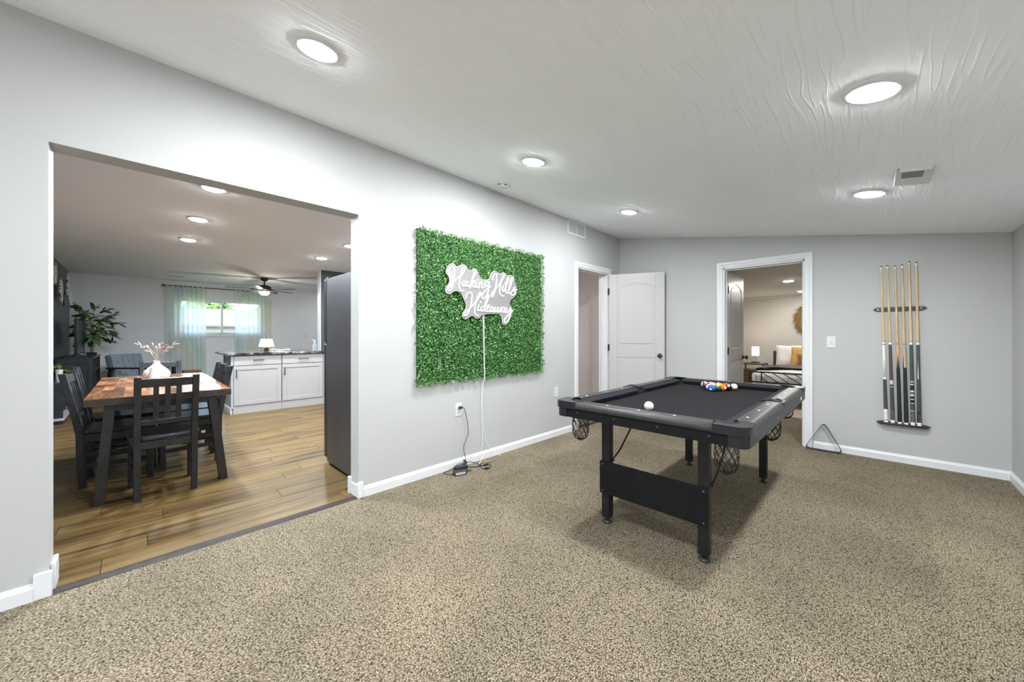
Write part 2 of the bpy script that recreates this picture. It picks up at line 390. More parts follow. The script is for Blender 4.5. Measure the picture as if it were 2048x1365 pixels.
def make_door(name, hinge, ang, w, h, label, knob_in=.06):
    """moulded two-panel door with an arched upper panel; local x runs from the hinge, faces are at y = +-.0175"""
    o = empty(name, hinge, ang); struct(o, label)
    th = .035
    mb = MB(); mb.box(0, w, -th / 2 + .006, th / 2 - .006, .012, h)
    core = mb.obj('slab', DOORW, o, world=False)
    def arch(x0, x1, z0, z1, rise, n=14):
        P = [(x0, z0), (x1, z0), (x1, z1)]
        for i in range(1, n): t = i / n; P.append((x1 + (x0 - x1) * t, z1 + rise * (1 - (2 * t - 1) ** 2)))
        P.append((x0, z1)); return P
    m = .115; zr = h * .435; zr2 = h * .515
    for s_ in (-1, 1):
        y0, y1 = (th / 2 - .006, th / 2) if s_ > 0 else (-th / 2, -th / 2 + .006)
        mb = MB()
        # stiles and rails around the sunk panels
        mb.box(0, m, y0, y1, .012, h); mb.box(w - m, w, y0, y1, .012, h)
        mb.box(m, w - m, y0, y1, .012, .19); mb.box(m, w - m, y0, y1, zr, zr2)
        top = arch(m, w - m, zr2, h - .21, .075)
        n = len(top); ap = top[2:]
        poly = [(m, h), ] + [p for p in reversed(ap)][0:] + [(w - m, h)]
        mb.prism(poly, y0, y1, lambda x, z, d: (x, d, z))
        mb.obj('frame_and_rails', DOORW, o, world=False, bevel=.004)
        for A in (arch(m + .028, w - m - .028, zr2 + .028, h - .21 - .022, .068), [(m + .028, .218), (w - m - .028, .218), (w - m - .028, zr - .028), (m + .028, zr - .028)]):
            mb = MB(); yy = (th / 2 - .006, th / 2 - .0005) if s_ > 0 else (-th / 2 + .0005, -th / 2 + .006)
            mb.prism(A, yy[0], yy[1], lambda x, z, d: (x, d, z)); mb.obj('panel', DOORW, o, world=False, bevel=.006, seg=2)
        k = MB(); M = Matrix.Translation((w - knob_in, s_ * th / 2, .90 if h < 2.06 else .93)) @ Matrix.Rotation(-s_ * pi / 2, 4, 'X')
        k.lathe([(.031, 0), (.031, .004), (.026, .009), (.012, .012), (.011, .03), (.024, .037), (.028, .048), (.025, .058), (.012, .064), (0, .065)], 20, M)
        k.obj('knob', BLACKM, o, smooth=True, world=False)
    for z in (.24, h * .5, h - .24):
        mb = MB(); mb.box(-.006, .012, -th / 2 - .003, th / 2 + .002, z - .045, z + .045); mb.tube([(-.006, -th / 2 - .004, z - .047), (-.006, -th / 2 - .004, z + .047)], .0065, 8)
        mb.obj('hinge', BLACKM, o, world=False)
    return o
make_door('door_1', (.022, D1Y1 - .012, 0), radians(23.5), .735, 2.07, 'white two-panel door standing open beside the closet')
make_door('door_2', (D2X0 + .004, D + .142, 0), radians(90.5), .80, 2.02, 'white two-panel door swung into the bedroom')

# ------------------------------------------------------------------ closet behind door 1
mb = MB(); mb.box(-1.15, -1.05, 3.35, 5.35, -.06, 2.5); mb.box(-1.05, -T, 3.35, 3.45, -.06, 2.5); mb.box(-1.05, -T, 5.25, 5.35, -.06, 2.5)
struct(mb.obj('wall_closet', WALL_C)); 
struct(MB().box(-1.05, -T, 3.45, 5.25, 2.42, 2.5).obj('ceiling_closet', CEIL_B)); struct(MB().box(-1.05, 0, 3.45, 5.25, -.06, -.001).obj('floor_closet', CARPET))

# ------------------------------------------------------------------ dining room and living room shell
XW, YD, ZC, YR = -8.45, -.93, 2.44, 4.4
struct(MB().box(XW, -.056, YD, 3.34, -.06, -.012).box(XW, -1.16, 3.34, YR, -.06, -.012).obj('dining_floor', DARKWOOD), 'oak plank floor of the dining room')
floor_d = bpy.data.objects['dining_floor']
pw = .182; row = 0; x = -.058
while x > XW:
    x0 = max(XW, x - pw); y = YD - random.uniform(.1, 1.1)
    while y < YR:
        L = 1.22; ya = max(y, YD); yb = min(y + L, YR)
        if x > -T:
            ya = max(ya, OY0 + .002); yb = min(yb, OY1 - .002)
        if x > -1.2: yb = min(yb, 3.34)
        if yb - ya > .03 and x - x0 > .02:
            g = .0009
            mb = MB(); w_ = x - x0; l_ = yb - ya; c = .0012
            v = [(0 + g, g, 0), (w_ - g, g, 0), (w_ - g, l_ - g, 0), (g, l_ - g, 0), (g, g, .0105), (w_ - g, g, .0105), (w_ - g, l_ - g, .0105), (g, l_ - g, .0105),
                 (g + c, g + c, .0115), (w_ - g - c, g + c, .0115), (w_ - g - c, l_ - g - c, .0115), (g + c, l_ - g - c, .0115)]
            f = [(3, 2, 1, 0), (8, 9, 10, 11)] + [(i, (i + 1) % 4, (i + 1) % 4 + 4, i + 4) for i in range(4)] + [(i + 4, (i + 1) % 4 + 4, (i + 1) % 4 + 8, i + 8) for i in range(4)]
            mb.add(v, f); o = mb.obj('plank', PLANK, floor_d, world=False); o.location = (x0, ya, -.0118)
        y += L
    x -= pw; row += 1
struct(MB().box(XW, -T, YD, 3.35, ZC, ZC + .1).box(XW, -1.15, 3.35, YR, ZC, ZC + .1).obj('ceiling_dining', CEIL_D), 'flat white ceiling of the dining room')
struct(MB().box(XW - .15, -T, YD - .12, YD, -.06, ZC + .1).obj('wall_accent', WALL_A), 'dark slate accent wall')
struct(MB().box(XW - .15, -1.15, YR, YR + .05, -.06, ZC + .1).obj('wall_kitchen', WALL_D))
WY0, WY1, WZ0, WZ1 = .62, 2.24, 1.20, 2.075
mb = MB()
for a, b, z0, z1 in ((YD, WY0, -.06, ZC + .1), (WY0, WY1, -.06, WZ0), (WY0, WY1, WZ1, ZC + .1), (WY1, YR, -.06, ZC + .1)): mb.box(XW - .15, XW, a, b, z0, z1)
struct(mb.obj('wall_window', WALL_D), 'grey living room wall with the window')
mb = MB(); mb.box(-4.83, -4.69, 2.41, YR, 0, ZC); struct(mb.obj('wall_partition', WALL_K), 'charcoal partition wall behind the refrigerator')
struct(MB().box(-4.835, -4.685, 2.398, 2.41, 0, ZC).obj('trim_10', TRIMW), 'white end board of the charcoal partition')
# kitchen side face of the opening wall is the same wall_left
baseboard('baseboard_window', (XW, YD), (XW, YR), (1, 0)); baseboard('baseboard_accent', (XW, YD), (-T, YD), (0, 1))

# window with two sliding sashes
wo = empty('window_1', (XW - .075, (WY0 + WY1) / 2, WZ0)); struct(wo, 'white sliding window between the sheer curtains')
mb = MB()
for y0, y1, z0, z1 in ((WY0, WY0 + .045, WZ0, WZ1), (WY1 - .045, WY1, WZ0, WZ1), (WY0 + .045, WY1 - .045, WZ0, WZ0 + .045), (WY0 + .045, WY1 - .045, WZ1 - .045, WZ1)): mb.box(XW - .12, XW - .03, y0, y1, z0, z1)
mb.obj('window_frame', TRIMW, wo, bevel=.004)
WMID = 1.425
GLASS = mat('window_glass', (1, 1, 1), .0, trans=1., noise=0, spec=.5); GLASS.node_tree.nodes['Principled BSDF'].inputs['IOR'].default_value = 1.05
for i, (a, b, xo) in enumerate(((WY0 + .045, WMID + .02, -.095), (WMID - .02, WY1 - .045, -.06))):
    mb = MB(); q = .038
    for y0, y1, z0, z1 in ((a, a + q, WZ0 + .045, WZ1 - .045), (b - q, b, WZ0 + .045, WZ1 - .045), (a + q, b - q, WZ0 + .045, WZ0 + .045 + q), (a + q, b - q, WZ1 - .045 - q, WZ1 - .045)): mb.box(XW + xo, XW + xo + .028, y0, y1, z0, z1)
    sh = mb.obj('sash', TRIMW, wo, bevel=.003)
    mb = MB(); mb.box(XW + xo + .012, XW + xo + .015, a + q, b - q, WZ0 + .045 + q, WZ1 - .045 - q)
    mb.obj('pane', GLASS, sh)
    if i == 1:
        mb = MB(); mb.box(XW + xo + .028, XW + xo + .045, a + .008, a + .03, 1.58, 1.66); mb.obj('latch', TRIMW, sh, bevel=.004)
struct(MB().box(XW - .03, XW + .02, WY0 - .03, WY1 + .03, WZ0 - .02, WZ0).obj('trim_11', TRIMW, bevel=.004), 'white window sill')

pl_ = bpy.data.lights.new('portal', 'AREA'); pl_.shape = 'RECTANGLE'; pl_.size = .85; pl_.size_y = 1.6; pl_.cycles.is_portal = True
po_ = bpy.data.objects.new('portal', pl_); COL.objects.link(po_); po_.location = (XW - .16, (WY0 + WY1) / 2, (WZ0 + WZ1) / 2); po_.rotation_euler = (0, -pi / 2, 0)
# ------------------------------------------------------------------ bedroom shell
BY0, BY1, BX0, BX1, BZ = D + .12, 9.9, .25, 3.6, 2.085
struct(MB().box(BX0, BX1, BY0, BY1, -.06, -.002).obj('floor_bedroom', CARPET)); struct(MB().box(D2X0, D2X1, D, BY0, -.06, -.001).obj('floor_doorway', CARPET))
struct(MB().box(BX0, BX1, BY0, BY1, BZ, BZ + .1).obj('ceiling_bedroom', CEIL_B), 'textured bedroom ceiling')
struct(MB().box(BX0 - .1, BX1 + .1, BY1, BY1 + .1, -.06, BZ + .1).obj('wall_bedroom', WALL_B), 'beige wall behind the bed')
struct(MB().box(BX0 - .1, BX0, BY0, BY1, -.06, BZ + .1).obj('wall_bedroom_left', WALL_B)); struct(MB().box(BX1, BX1 + .1, BY0, BY1, -.06, BZ + .1).obj('wall_bedroom_right', WALL_B))
struct(MB().box(BX0, BX1, BY1 - .03, BY1, BZ - .05, BZ).obj('trim_12', TRIMW, bevel=.01), 'white crown moulding over the bed wall')
baseboard('baseboard_bedroom', (BX0, BY1), (BX1, BY1), (0, -1))

# ------------------------------------------------------------------ recessed lamps
LENS = mat('lamp_lens', (.95, .95, .95), .4, emit=(.93, .965, 1.0), es=130.0)
LENSL = mat('lamp_lens_dim', (.95, .95, .95), .4, emit=(.93, .965, 1.0), es=110.0)
LENSC = mat('added_lamp_lens', (.95, .95, .95), .4, emit=(1, .95, .92), es=40.0)  # lens of the added closet and living room fill lamps
LENSW = mat('lamp_lens_warm', (.95, .93, .9), .4, emit=(1, .95, .87), es=75.0)
def downlight(loc, tilt, watts, label, col=(.92, .96, 1.0), r=.098, lens=LENS, group='recessed ceiling lamps'):
    o = thing('recessed_light', loc, label, 'ceiling light', group); o.rotation_euler = (0, tilt, 0)
    k = r / .098
    mb = MB(); mb.lathe([(.066 * k, 0), (.068 * k, -.009), (.080 * k, -.012), (.092 * k, -.009), (.098 * k, -.001), (.098 * k, 0)], 40)
    mb.obj('trim_ring', TRIMW, o, smooth=True, world=False)
    mb = MB(); mb.lathe([(.067 * k, -.003), (.067 * k, -.012), (.062 * k, -.018), (.045 * k, -.0215), (.02 * k, -.023), (0, -.0233)], 32)
    mb.obj('lens', lens, o, smooth=True, world=False)
    ld = bpy.data.lights.new('bulb', 'AREA'); ld.shape = 'DISK'; ld.size = .11 * k; ld.energy = watts; ld.color = col
    lo = bpy.data.objects.new('bulb', ld); COL.objects.link(lo); lo.parent = o; lo.location = (0, 0, -.026)
    return o
TL = math.atan(SL)
for (x, y), lab in {(.915, .574): 'recessed lamp in the sloping ceiling over the wide opening', (.905, 2.073): 'recessed lamp in the sloping ceiling above the green hedge panel',
        (.88, 3.624): 'small-looking recessed lamp in the sloping ceiling near the closet door', (2.715, 2.097): 'recessed lamp in the sloping ceiling, largest-looking one over the pool table',
        (2.697, 3.592): 'recessed lamp in the sloping ceiling next to the square air vent'}.items():
    downlight((x, y, ceil_z(x)), TL, LAMP * (.7 if x > 1.5 else .5 if y > 3 else .86 if y < 1 else 1.0), lab, lens=LENSL if (x > 1.5 or y > 3) else LENS)
for x, y in ((2.71, .58), (2.71, -.95), (.91, -2.5), (2.71, -2.5), (.91, -4.0), (2.71, -4.0)):
    downlight((x, y, ceil_z(x)), TL, LAMP * .5, 'recessed lamp behind the viewpoint in the sloping ceiling', lens=LENSL)
KL = 31.0
for (x, y), lab in {(-1.22, .447): 'dining room ceiling lamp directly behind the opening header', (-2.38, .45): 'dining room ceiling lamp, middle of the three in a row above the table',
        (-3.552, .455): 'dining room ceiling lamp farthest along the row above the table', (-3.53, 2.044): 'dining room ceiling lamp above the white peninsula cabinets'}.items():
    downlight((x, y, ZC), 0, KL, lab, (.80, .90, 1.0), group='dining room ceiling lamps')
for x, y in ((-1.25, 2.6), (-2.4, 2.05)): downlight((x, y, ZC), 0, KL, 'kitchen ceiling lamp out of view past the refrigerator', (.80, .90, 1.0), group='dining room ceiling lamps')
for x, y in ((-6.0, 4.1), (-7.4, 4.1)): downlight((x, y, ZC), 0, 4.5, 'fill lamp added out of sight past the charcoal partition', (.9, .95, 1.0), lens=LENSC, group='added living room fill lamps')  # unseen lamps added to brighten the living room
downlight((1.75, 7.28, BZ), 0, 9, 'bedroom ceiling lamp at the middle of the doorway view', (1, .96, .89), lens=LENSW, group='bedroom ceiling lamps')
downlight((1.72, 9.12, BZ), 0, 6, 'bedroom ceiling lamp half hidden by the door casing', (1, .96, .89), lens=LENSW, group='bedroom ceiling lamps')

downlight((-.75, 3.75, 2.42), 0, 1.0, 'fill lamp added out of sight above the closet doorway', (1, .95, .92), lens=LENSC, group='added closet fill lamps')  # unseen lamp added to brighten the closet walls
# smoke detector
sm = thing('smoke_detector', (.278, 2.369, ceil_z(.278)), 'small white round smoke detector on the ceiling edge', 'smoke detector'); sm.rotation_euler = (0, TL, 0)
MB().lathe([(.062, 0), (.062, -.014), (.056, -.018), (.056, -.034), (.048, -.042), (0, -.044)], 28).obj('housing', PLASTW, sm, smooth=True, world=False)
for i in range(6):
    a = i * pi / 3 - .9; mb = MB(); mb.box(-.016, .016, .0505, .0575, -.031, -.024, Matrix.Rotation(a, 4, 'Z')); mb.obj('slot', DARKHOLE, sm, world=False)

# ceiling vent near the cue rack (a plate standing a little off the ceiling)
cv = thing('ceiling_vent', (2.888, 3.29, ceil_z(2.888)), 'white square air vent plate on the sloping ceiling', 'vent'); cv.rotation_euler = (0, TL, 0)
mb = MB(); mb.box(-.078, .078, -.15, .15, -.012, -.004); mb.obj('plate', PLASTW, cv, world=False, bevel=.003)
mb = MB(); mb.box(-.05, .04, -.125, -.02, -.0145, -.012); mb.obj('louver_opening', mat('vent_grey', (.22, .22, .22), .6, noise=.1), cv, world=False)
for i in range(7):
    mb = MB(); yy = -.118 + i * .0152; mb.box(-.048, .038, yy - .0025, yy + .0025, -.018, -.0145); mb.obj('slat', mat('vent_slat', (.33, .33, .33), .5, noise=.05), cv, world=False)
mb = MB(); mb.box(-.06, .07, -.16, -.15, -.02, -.0); mb.obj('damper_lever', PLASTW, cv, world=False)

# wall vent under the ceiling
wv = thing('wall_vent', (0, 3.934, 2.565), 'white double grille vent high on the wall by the corner', 'vent')
mb = MB()
for y0, y1, z0, z1 in ((-.20, -.175, -.09, .09), (.175, .20, -.09, .09), (-.175, .175, -.09, -.065), (-.175, .175, .065, .09), (-.009, .009, -.065, .065)): mb.box(0, .012, y0, y1, z0, z1)
mb.obj('frame', TRIMW, wv, world=False, bevel=.002)
mb = MB(); mb.box(.0005, .002, -.175, .175, -.065, .065); mb.obj('backing', mat('vent_dark', (.30, .30, .30), .7, noise=.1), wv, world=False)
for s_ in (-1, 1):
    for i in range(11):
        z = -.058 + i * .0116
        mb = MB(); mb.box(.003, .009, min(s_ * .012, s_ * .172), max(s_ * .012, s_ * .172), z - .0022, z + .0022); mb.obj('slat', TRIMW, wv, world=False)

# plates on the walls
def plate(name, loc, nrm, label, cat, kind, group=None):
    rz = atan2(nrm[1], nrm[0]); o = thing(name, loc, label, cat, group, rz)
    MB().box(0, .006, -.037, .037, -.06, .06).obj('cover_plate', PLASTW, o, world=False, bevel=.003)
    if kind == 'switch':
        MB().box(.006, .0075, -.006, .006, -.013, .013).obj('toggle_slot', mat('slot_grey', (.5, .5, .5), .5, noise=.05), o, world=False)
        MB().box(.006, .014, -.004, .004, -.002, .010).obj('toggle', PLASTW, o, world=False, bevel=.001)
    else:
        for z in (-.021, .021):
            rc = MB().box(.006, .0085, -.0165, .0165, z - .0145, z + .0145).obj('receptacle', PLASTW, o, world=False, bevel=.003)
            for yy in (-.006, .006): MB().box(.0085, .0088, yy - .0012, yy + .0012, z - .001, z + .008).obj('slot', DARKHOLE, rc, world=False)
    return o
plate('light_switch', (2.402, D, 1.136), (0, -1), 'white light switch plate next to the bedroom doorway', 'switch', 'switch')
plate('wall_outlet', (0, 2.064, .525), (1, 0), 'white wall outlet with a black plug below the hedge panel', 'outlet', 'outlet')
plate('wall_outlet', (0, 3.517, .53), (1, 0), 'white wall outlet near the closet door casing', 'outlet', 'outlet')
plate('wall_outlet', (XW, 3.24, 1.2), (1, 0), 'white switch plate on the grey living room wall', 'outlet', 'outlet')

# ------------------------------------------------------------------ hedge panel with neon sign
HY0, HY1, HZ0, HZ1 = 1.605, 3.245, .775, 2.115
hedge = thing('hedge_wall_panel', (0, (HY0 + HY1) / 2, HZ0), 'green artificial boxwood hedge panel on the wall', 'hedge panel')
def leaf_mat(name, cols, rough=.4):
    m, nt, b = _pr(name); N = nt.nodes; L = nt.links
    g = N.new('ShaderNodeNewGeometry'); r = N.new('ShaderNodeValToRGB'); r.color_ramp.interpolation = 'LINEAR'
    e = r.color_ramp.elements
    e[0].position = 0; e[0].color = (*cols[0], 1); e[1].position = 1; e[1].color = (*cols[-1], 1)
    for i, c in enumerate(cols[1:-1]): k = e.new((i + 1) / (len(cols) - 1)); k.color = (*c, 1)
    L.new(g.outputs['Random Per Island'], r.inputs['Fac']); L.new(r.outputs['Color'], b.inputs['Base Color'])
    b.inputs['Roughness'].default_value = rough; b.inputs['Specular IOR Level'].default_value = .5
    return m
HEDGE = leaf_mat('boxwood_leaf', [(.013, .07, .013), (.023, .105, .02), (.04, .155, .03), (.06, .215, .042), (.095, .29, .06), (.14, .36, .09), (.42, .60, .30)], .36)
HBACK = mat('hedge_backing', (.018, .06, .02), .8, noise=.4, nscale=60)
def hedge_edge(y, z):
    """ragged outline: True where leaves grow"""
    e = .012 * sin(37 * y + 3) + .010 * sin(91 * y + 1) + .006 * sin(170 * y)
    e2 = .012 * sin(41 * z + 2) + .008 * sin(103 * z)
    if z < HZ0 + .012 + e - .018 * ((y - HY0) / (HY1 - HY0) < .12): return False
    if z > HZ1 - .006 + e * .6: return False
    if y < HY0 + .010 + e2: return False
    if y > HY1 - .008 + e2 * .8: return False
    if 1.80 < y < 1.90 and (HZ0 + .14 + .1 * (y - 1.8)) < z < HZ0 + .235 and abs(y - (1.862 - .12 * (z - HZ0 - .2))) < .012: return False   # torn spot where the wall shows
    return True
ny = 4
for i in range(3):
    for j in range(3):
        y0 = HY0 + .02 + (HY1 - HY0 - .04) * i / 3; y1 = HY0 + .02 + (HY1 - HY0 - .04) * (i + 1) / 3 - .0003
        z0 = HZ0 + .03 + (HZ1 - HZ0 - .05) * j / 3; z1 = HZ0 + .03 + (HZ1 - HZ0 - .05) * (j + 1) / 3 - .0003
        mb = MB()
        if i == 0 and j == 0:
            mb.box(.001, .009, y0, 1.835, z0, z1); mb.box(.001, .009, 1.875, y1, z0, z1); mb.box(.001, .009, 1.835, 1.875, z0, HZ0 + .13); mb.box(.001, .009, 1.835, 1.875, HZ0 + .24, z1)
        else: mb.box(.001, .009, y0, y1, z0, z1)
        mb.obj('backing_tile', HBACK, hedge)
rnd = random.Random(3); V = []; Fc = []
N_LEAF = 52000
for i in range(N_LEAF):
    y = rnd.uniform(HY0 - .004, HY1 + .004); z = rnd.uniform(HZ0 - .004, HZ1 + .004)
    if not hedge_edge(y, z): continue
    x = .008 + .038 * rnd.random() ** .6 + .006 * sin(y * 23) * sin(z * 19)
    a = rnd.uniform(0, 2 * pi); el = rnd.uniform(-.3, 1.15)
    d = Vector((sin(el), cos(el) * cos(a), cos(el) * sin(a)))
    if d.x < 0: d.x *= .4
    d.normalize()
    w = d.cross(Vector((rnd.uniform(.4, 1), rnd.uniform(-.6, .6), rnd.uniform(-.6, .6)))).normalized()
    l = rnd.uniform(.010, .019); wd = l * rnd.uniform(.26, .38)
    b = Vector((x, y, z)); o = len(V); nn = w.cross(d) * l * .12
    V += [b, b + d * l * .5 + w * wd, b + d * l + nn, b + d * l * .5 - w * wd]
    Fc += [(o, o + 1, o + 2), (o, o + 2, o + 3)]
mb = MB(); mb.V = [tuple(p) for p in V]; mb.F = Fc
lo = mb.obj('boxwood_leaves', HEDGE, hedge); lo['kind'] = 'stuff'

SX = .062
def sg(x, y, X=SX): return unproj(880 + x * .10989, 510 + y * .10989, X)
sign = thing('neon_sign', (SX, 2.36, 1.3), 'white neon script sign on a clear backboard over the hedge', 'neon sign')
OUT = [(150,210),(180,175),(225,162),(270,180),(305,215),(345,215),(385,190),(425,182),(470,205),(500,250),(535,285),(575,285),(605,262),(640,258),(675,285),(690,335),(715,390),(745,440),(800,460),(870,455),(905,425),(925,370),(950,320),(1000,300),(1045,320),(1080,355),(1110,345),(1150,325),(1190,345),(1220,375),(1260,375),(1310,380),(1340,410),(1350,470),(1375,540),(1395,600),(1402,660),(1380,720),(1350,765),(1300,800),(1270,850),(1270,920),(1300,970),(1328,1020),(1310,1090),(1270,1170),(1230,1240),(1195,1275),(1160,1270),(1140,1230),(1130,1170),(1110,1100),(1070,1075),(960,1068),(860,1075),(790,1090),(745,1110),(725,1140),(690,1158),(650,1145),(610,1115),(565,1110),(525,1140),(480,1170),(440,1160),(412,1120),(418,1070),(450,1010),(478,950),(475,880),(450,830),(425,770),(395,700),(340,665),(280,655),(235,675),(190,708),(145,705),(108,670),(103,625),(125,575),(165,520),(178,460),(160,390),(115,330),(112,290),(130,250)]
pts = [sg(*p) for p in OUT]; pts = catmull(pts, 3, True)
mb = MB(); mb.prism([(p.y, p.z) for p in pts], SX - .004, SX + .001, lambda y, z, d: (d, y, z))
ACRY = mat('clear_acrylic', (.24, .23, .23), .15, noise=.02, nscale=3, spec=.5)
mb.obj('acrylic_board', ACRY, sign)
EDGE = mat('acrylic_edge', (.7, .7, .7), .2, emit=(1, .97, .97), es=.12)
mb = MB(); mb.tube([(SX - .0015, p.y, p.z) for p in pts], .0026, 6, closed=True); mb.obj('lit_edge', EDGE, sign, smooth=True)
ST = {
'letter_h': [[(150,315),(165,265),(200,225),(240,215),(262,250),(265,330),(258,400),(245,480),(230,560),(205,620),(175,655),(152,645),(158,605),(195,570),(250,490),(300,440),(350,400),(400,355),(440,300),(462,250),(450,220),(425,225),(405,270),(385,350),(365,430),(350,510),(350,580),(365,630),(395,658),(435,658)]],
'letter_o': [[(440,480),(415,490),(405,520),(410,555),(430,570),(455,550),(465,515),(455,485),(440,480)]],
'letter_c': [[(515,495),(495,490),(475,510),(470,545),(480,570),(505,572),(530,555)]],
'letter_k': [[(548,610),(560,560),(585,480),(610,400),(640,350),(662,310),(656,290),(635,310),(610,370),(585,450),(560,540)], [(570,530),(605,480),(632,470),(625,500),(592,530),(600,575),(630,590),(655,580)]],
'letter_i': [[(668,490),(652,550),(657,590),(690,588)], [(690,440),(680,465)]],
'letter_n': [[(720,495),(705,610)], [(708,560),(730,510),(755,490),(768,510),(760,570),(766,602),(795,598)]],
'letter_g': [[(885,492),(845,488),(815,530),(812,575),(838,582),(872,545),(892,495),(888,560),(880,640),(860,720),(830,775),(795,795),(765,770),(772,720),(820,660),(880,600),(925,578)]],
'letter_h ': [[(955,455),(970,390),(1000,350),(1030,355),(1035,400),(1028,480),(1015,570),(1000,660),(980,720),(955,765),(940,745),(955,690),(1010,620),(1060,560),(1110,490),(1150,430),(1175,385),(1170,358),(1150,370),(1130,430),(1110,520),(1090,610),(1085,680),(1105,725),(1130,748),(1165,748)]],
'letter_i ': [[(1155,560),(1137,620),(1142,665),(1172,660)], [(1192,512),(1180,540)]],
'letter_l': [[(1172,660),(1215,540),(1250,440),(1245,415),(1225,440),(1205,540),(1195,640),(1210,695),(1240,690)]],
'letter_l ': [[(1240,690),(1280,570),(1325,450),(1335,420),(1315,410),(1285,470),(1260,580),(1250,670),(1265,705),(1292,700)]],
'letter_s': [[(1292,700),(1340,625),(1368,590),(1345,612),(1335,635),(1360,665),(1368,705),(1345,735),(1310,735),(1295,715)], [(1350,640),(1395,640)]],
'letter_h  ': [[(468,805),(485,730),(520,690),(560,685),(585,720),(580,800),(570,880),(550,960),(520,1040),(480,1100),(450,1110),(445,1080),(480,1030),(560,960),(620,890),(680,820),(730,740),(745,700),(725,690),(700,730),(670,810),(645,900),(630,1000),(635,1060),(660,1100),(710,1108)]],
'letter_i  ': [[(712,910),(692,970),(692,1012),(722,1015)], [(745,845),(732,872)]],
'letter_d': [[(802,942),(770,950),(745,985),(747,1020),(775,1025),(805,980),(840,890),(880,800),(900,755),(885,740),(860,780),(830,870),(810,970),(815,1020),(842,1030)]],
'letter_e': [[(848,988),(885,960),(897,925),(877,918),(857,955),(850,1005),(870,1035),(905,1030)]],
'letter_a': [[(962,957),(935,950),(915,990),(915,1030),(940,1035),(965,990),(974,952),(966,1010),(977,1040),(1002,1033)]],
'letter_w': [[(1012,952),(1005,1010),(1016,1040),(1040,1030),(1062,957),(1055,1020),(1066,1045),(1092,1030),(1108,955)]],
'letter_a ': [[(1167,962),(1140,960),(1120,1000),(1120,1040),(1145,1045),(1170,1000),(1180,957),(1171,1020),(1182,1050),(1204,1045)]],
'letter_y': [[(1217,962),(1205,1020),(1217,1050),(1242,1045),(1275,985)], [(1287,972),(1282,1060),(1265,1150),(1235,1210),(1195,1240),(1175,1220),(1180,1170),(1230,1110),(1290,1050),(1325,1015)]],
}
NEON = mat('neon_tube', (.7, .7, .7), .3, emit=(1, .985, .97), es=.72)
for nm, strokes in ST.items():
    mb = MB()
    for st in strokes: mb.tube(catmull([sg(x, y, SX + .006) for x, y in st], 5), .0046, 8)
    mb.obj(nm.strip(), NEON, sign, smooth=True)
for x, y in ((190, 190), (1340, 700), (440, 1130), (1190, 1250), (1010, 320)):
    p = sg(x, y); mb = MB(); mb.tube([(.010, p.y, p.z), (SX + .004, p.y, p.z)], .006, 10); mb.obj('standoff', CHROME, sign)
wire = mat('white_wire', (.80, .80, .78), .4, noise=.02)
a = unproj(970, 632, .05); P = [(.055, a.y - .03, a.z), (.058, a.y - .028, a.z - .2), (.054, a.y - .018, a.z - .45), (.052, a.y - .012, .80), (.02, a.y - .012, .70), (.012, a.y - .008, .45), (.014, a.y, .2), (.03, a.y - .03, .09)]
tag(MB().tube(catmull(P, 8), .0022, 6).obj('sign_wire', wire, smooth=True), 'thin white wire hanging from the neon sign to the floor', 'wire')
P = [(.062, a.y - .024, a.z), (.063, a.y - .02, a.z - .2), (.058, a.y - .012, a.z - .45), (.055, a.y - .006, .80), (.022, a.y - .006, .70), (.012, a.y + .0, .45), (.016, a.y + .03, .2), (.04, a.y + .09, .09), (.075, a.y + .19, .004)]
tag(MB().tube(catmull(P, 8), .0022, 6).obj('sign_wire', wire, smooth=True), 'white wire from the sign that bends away along the skirting', 'wire')

# power adapters and their cables on the carpet
BLP = mat('black_plastic', (.018, .018, .019), .45, noise=.15)
STICK = mat('adapter_sticker', (.42, .43, .42), .5, noise=.7, nscale=140)
def adapter(loc, rz, label, sticker):
    o = thing('power_adapter', loc, label, 'power adapter', 'power adapters on the carpet', rz)
    MB().box(-.027, .027, -.058, .058, 0, .034).obj('case', BLP, o, world=False, bevel=.005)
    if sticker: MB().box(.0265, .0275, -.045, .045, .007, .027).obj('rating_sticker', STICK, o, world=False)
    return o
adapter((.165, 1.952, .001), radians(-18), 'black power adapter with a grey rating sticker on the carpet', True)
adapter((.075, 2.035, .001), radians(-12), 'plain black power adapter nearest the skirting', False)
cord = thing('power_cord', (0.03, 2.07, 0), 'black power cord from the wall outlet to the adapters', 'cord')  # the adapters' own power cord, plugged into the wall outlet
mb = MB(); mb.box(.009, .035, 2.053, 2.085, .533, .556); mb.obj('plug', BLP, cord, bevel=.005)
P = [(.03, 2.085, .546), (.04, 2.10, .53), (.035, 2.125, .46), (.03, 2.15, .36), (.03, 2.15, .28), (.03, 2.10, .18), (.03, 2.12, .08), (.04, 2.115, .045), (.07, 2.085, .02)]
MB().tube(catmull(P, 8), .003, 6).obj('cable', BLP, cord, smooth=True)
P = [(.05, 2.11, .035), (.04, 2.03, .04), (.05, 1.97, .015), (.06, 1.965, .012)]
MB().tube(catmull(P, 8), .0028, 6).obj('cable', BLP, cord, smooth=True)
P = [(.05, 2.11, .035), (.05, 2.03, .03), (.035, 1.93, .008), (.05, 1.86, .006), (.10, 1.87, .006), (.15, 1.90, .012)]
MB().tube(catmull(P, 8), .0028, 6).obj('cable', BLP, cord, smooth=True)
P = [(.05, 2.115, .035), (.06, 2.17, .03), (.12, 2.22, .008), (.16, 2.2, .006), (.21, 2.17, .006), (.24, 2.23, .006), (.21, 2.28, .006), (.16, 2.27, .006)]
MB().tube(catmull(P, 8), .0028, 6).obj('cable', BLP, cord, smooth=True)
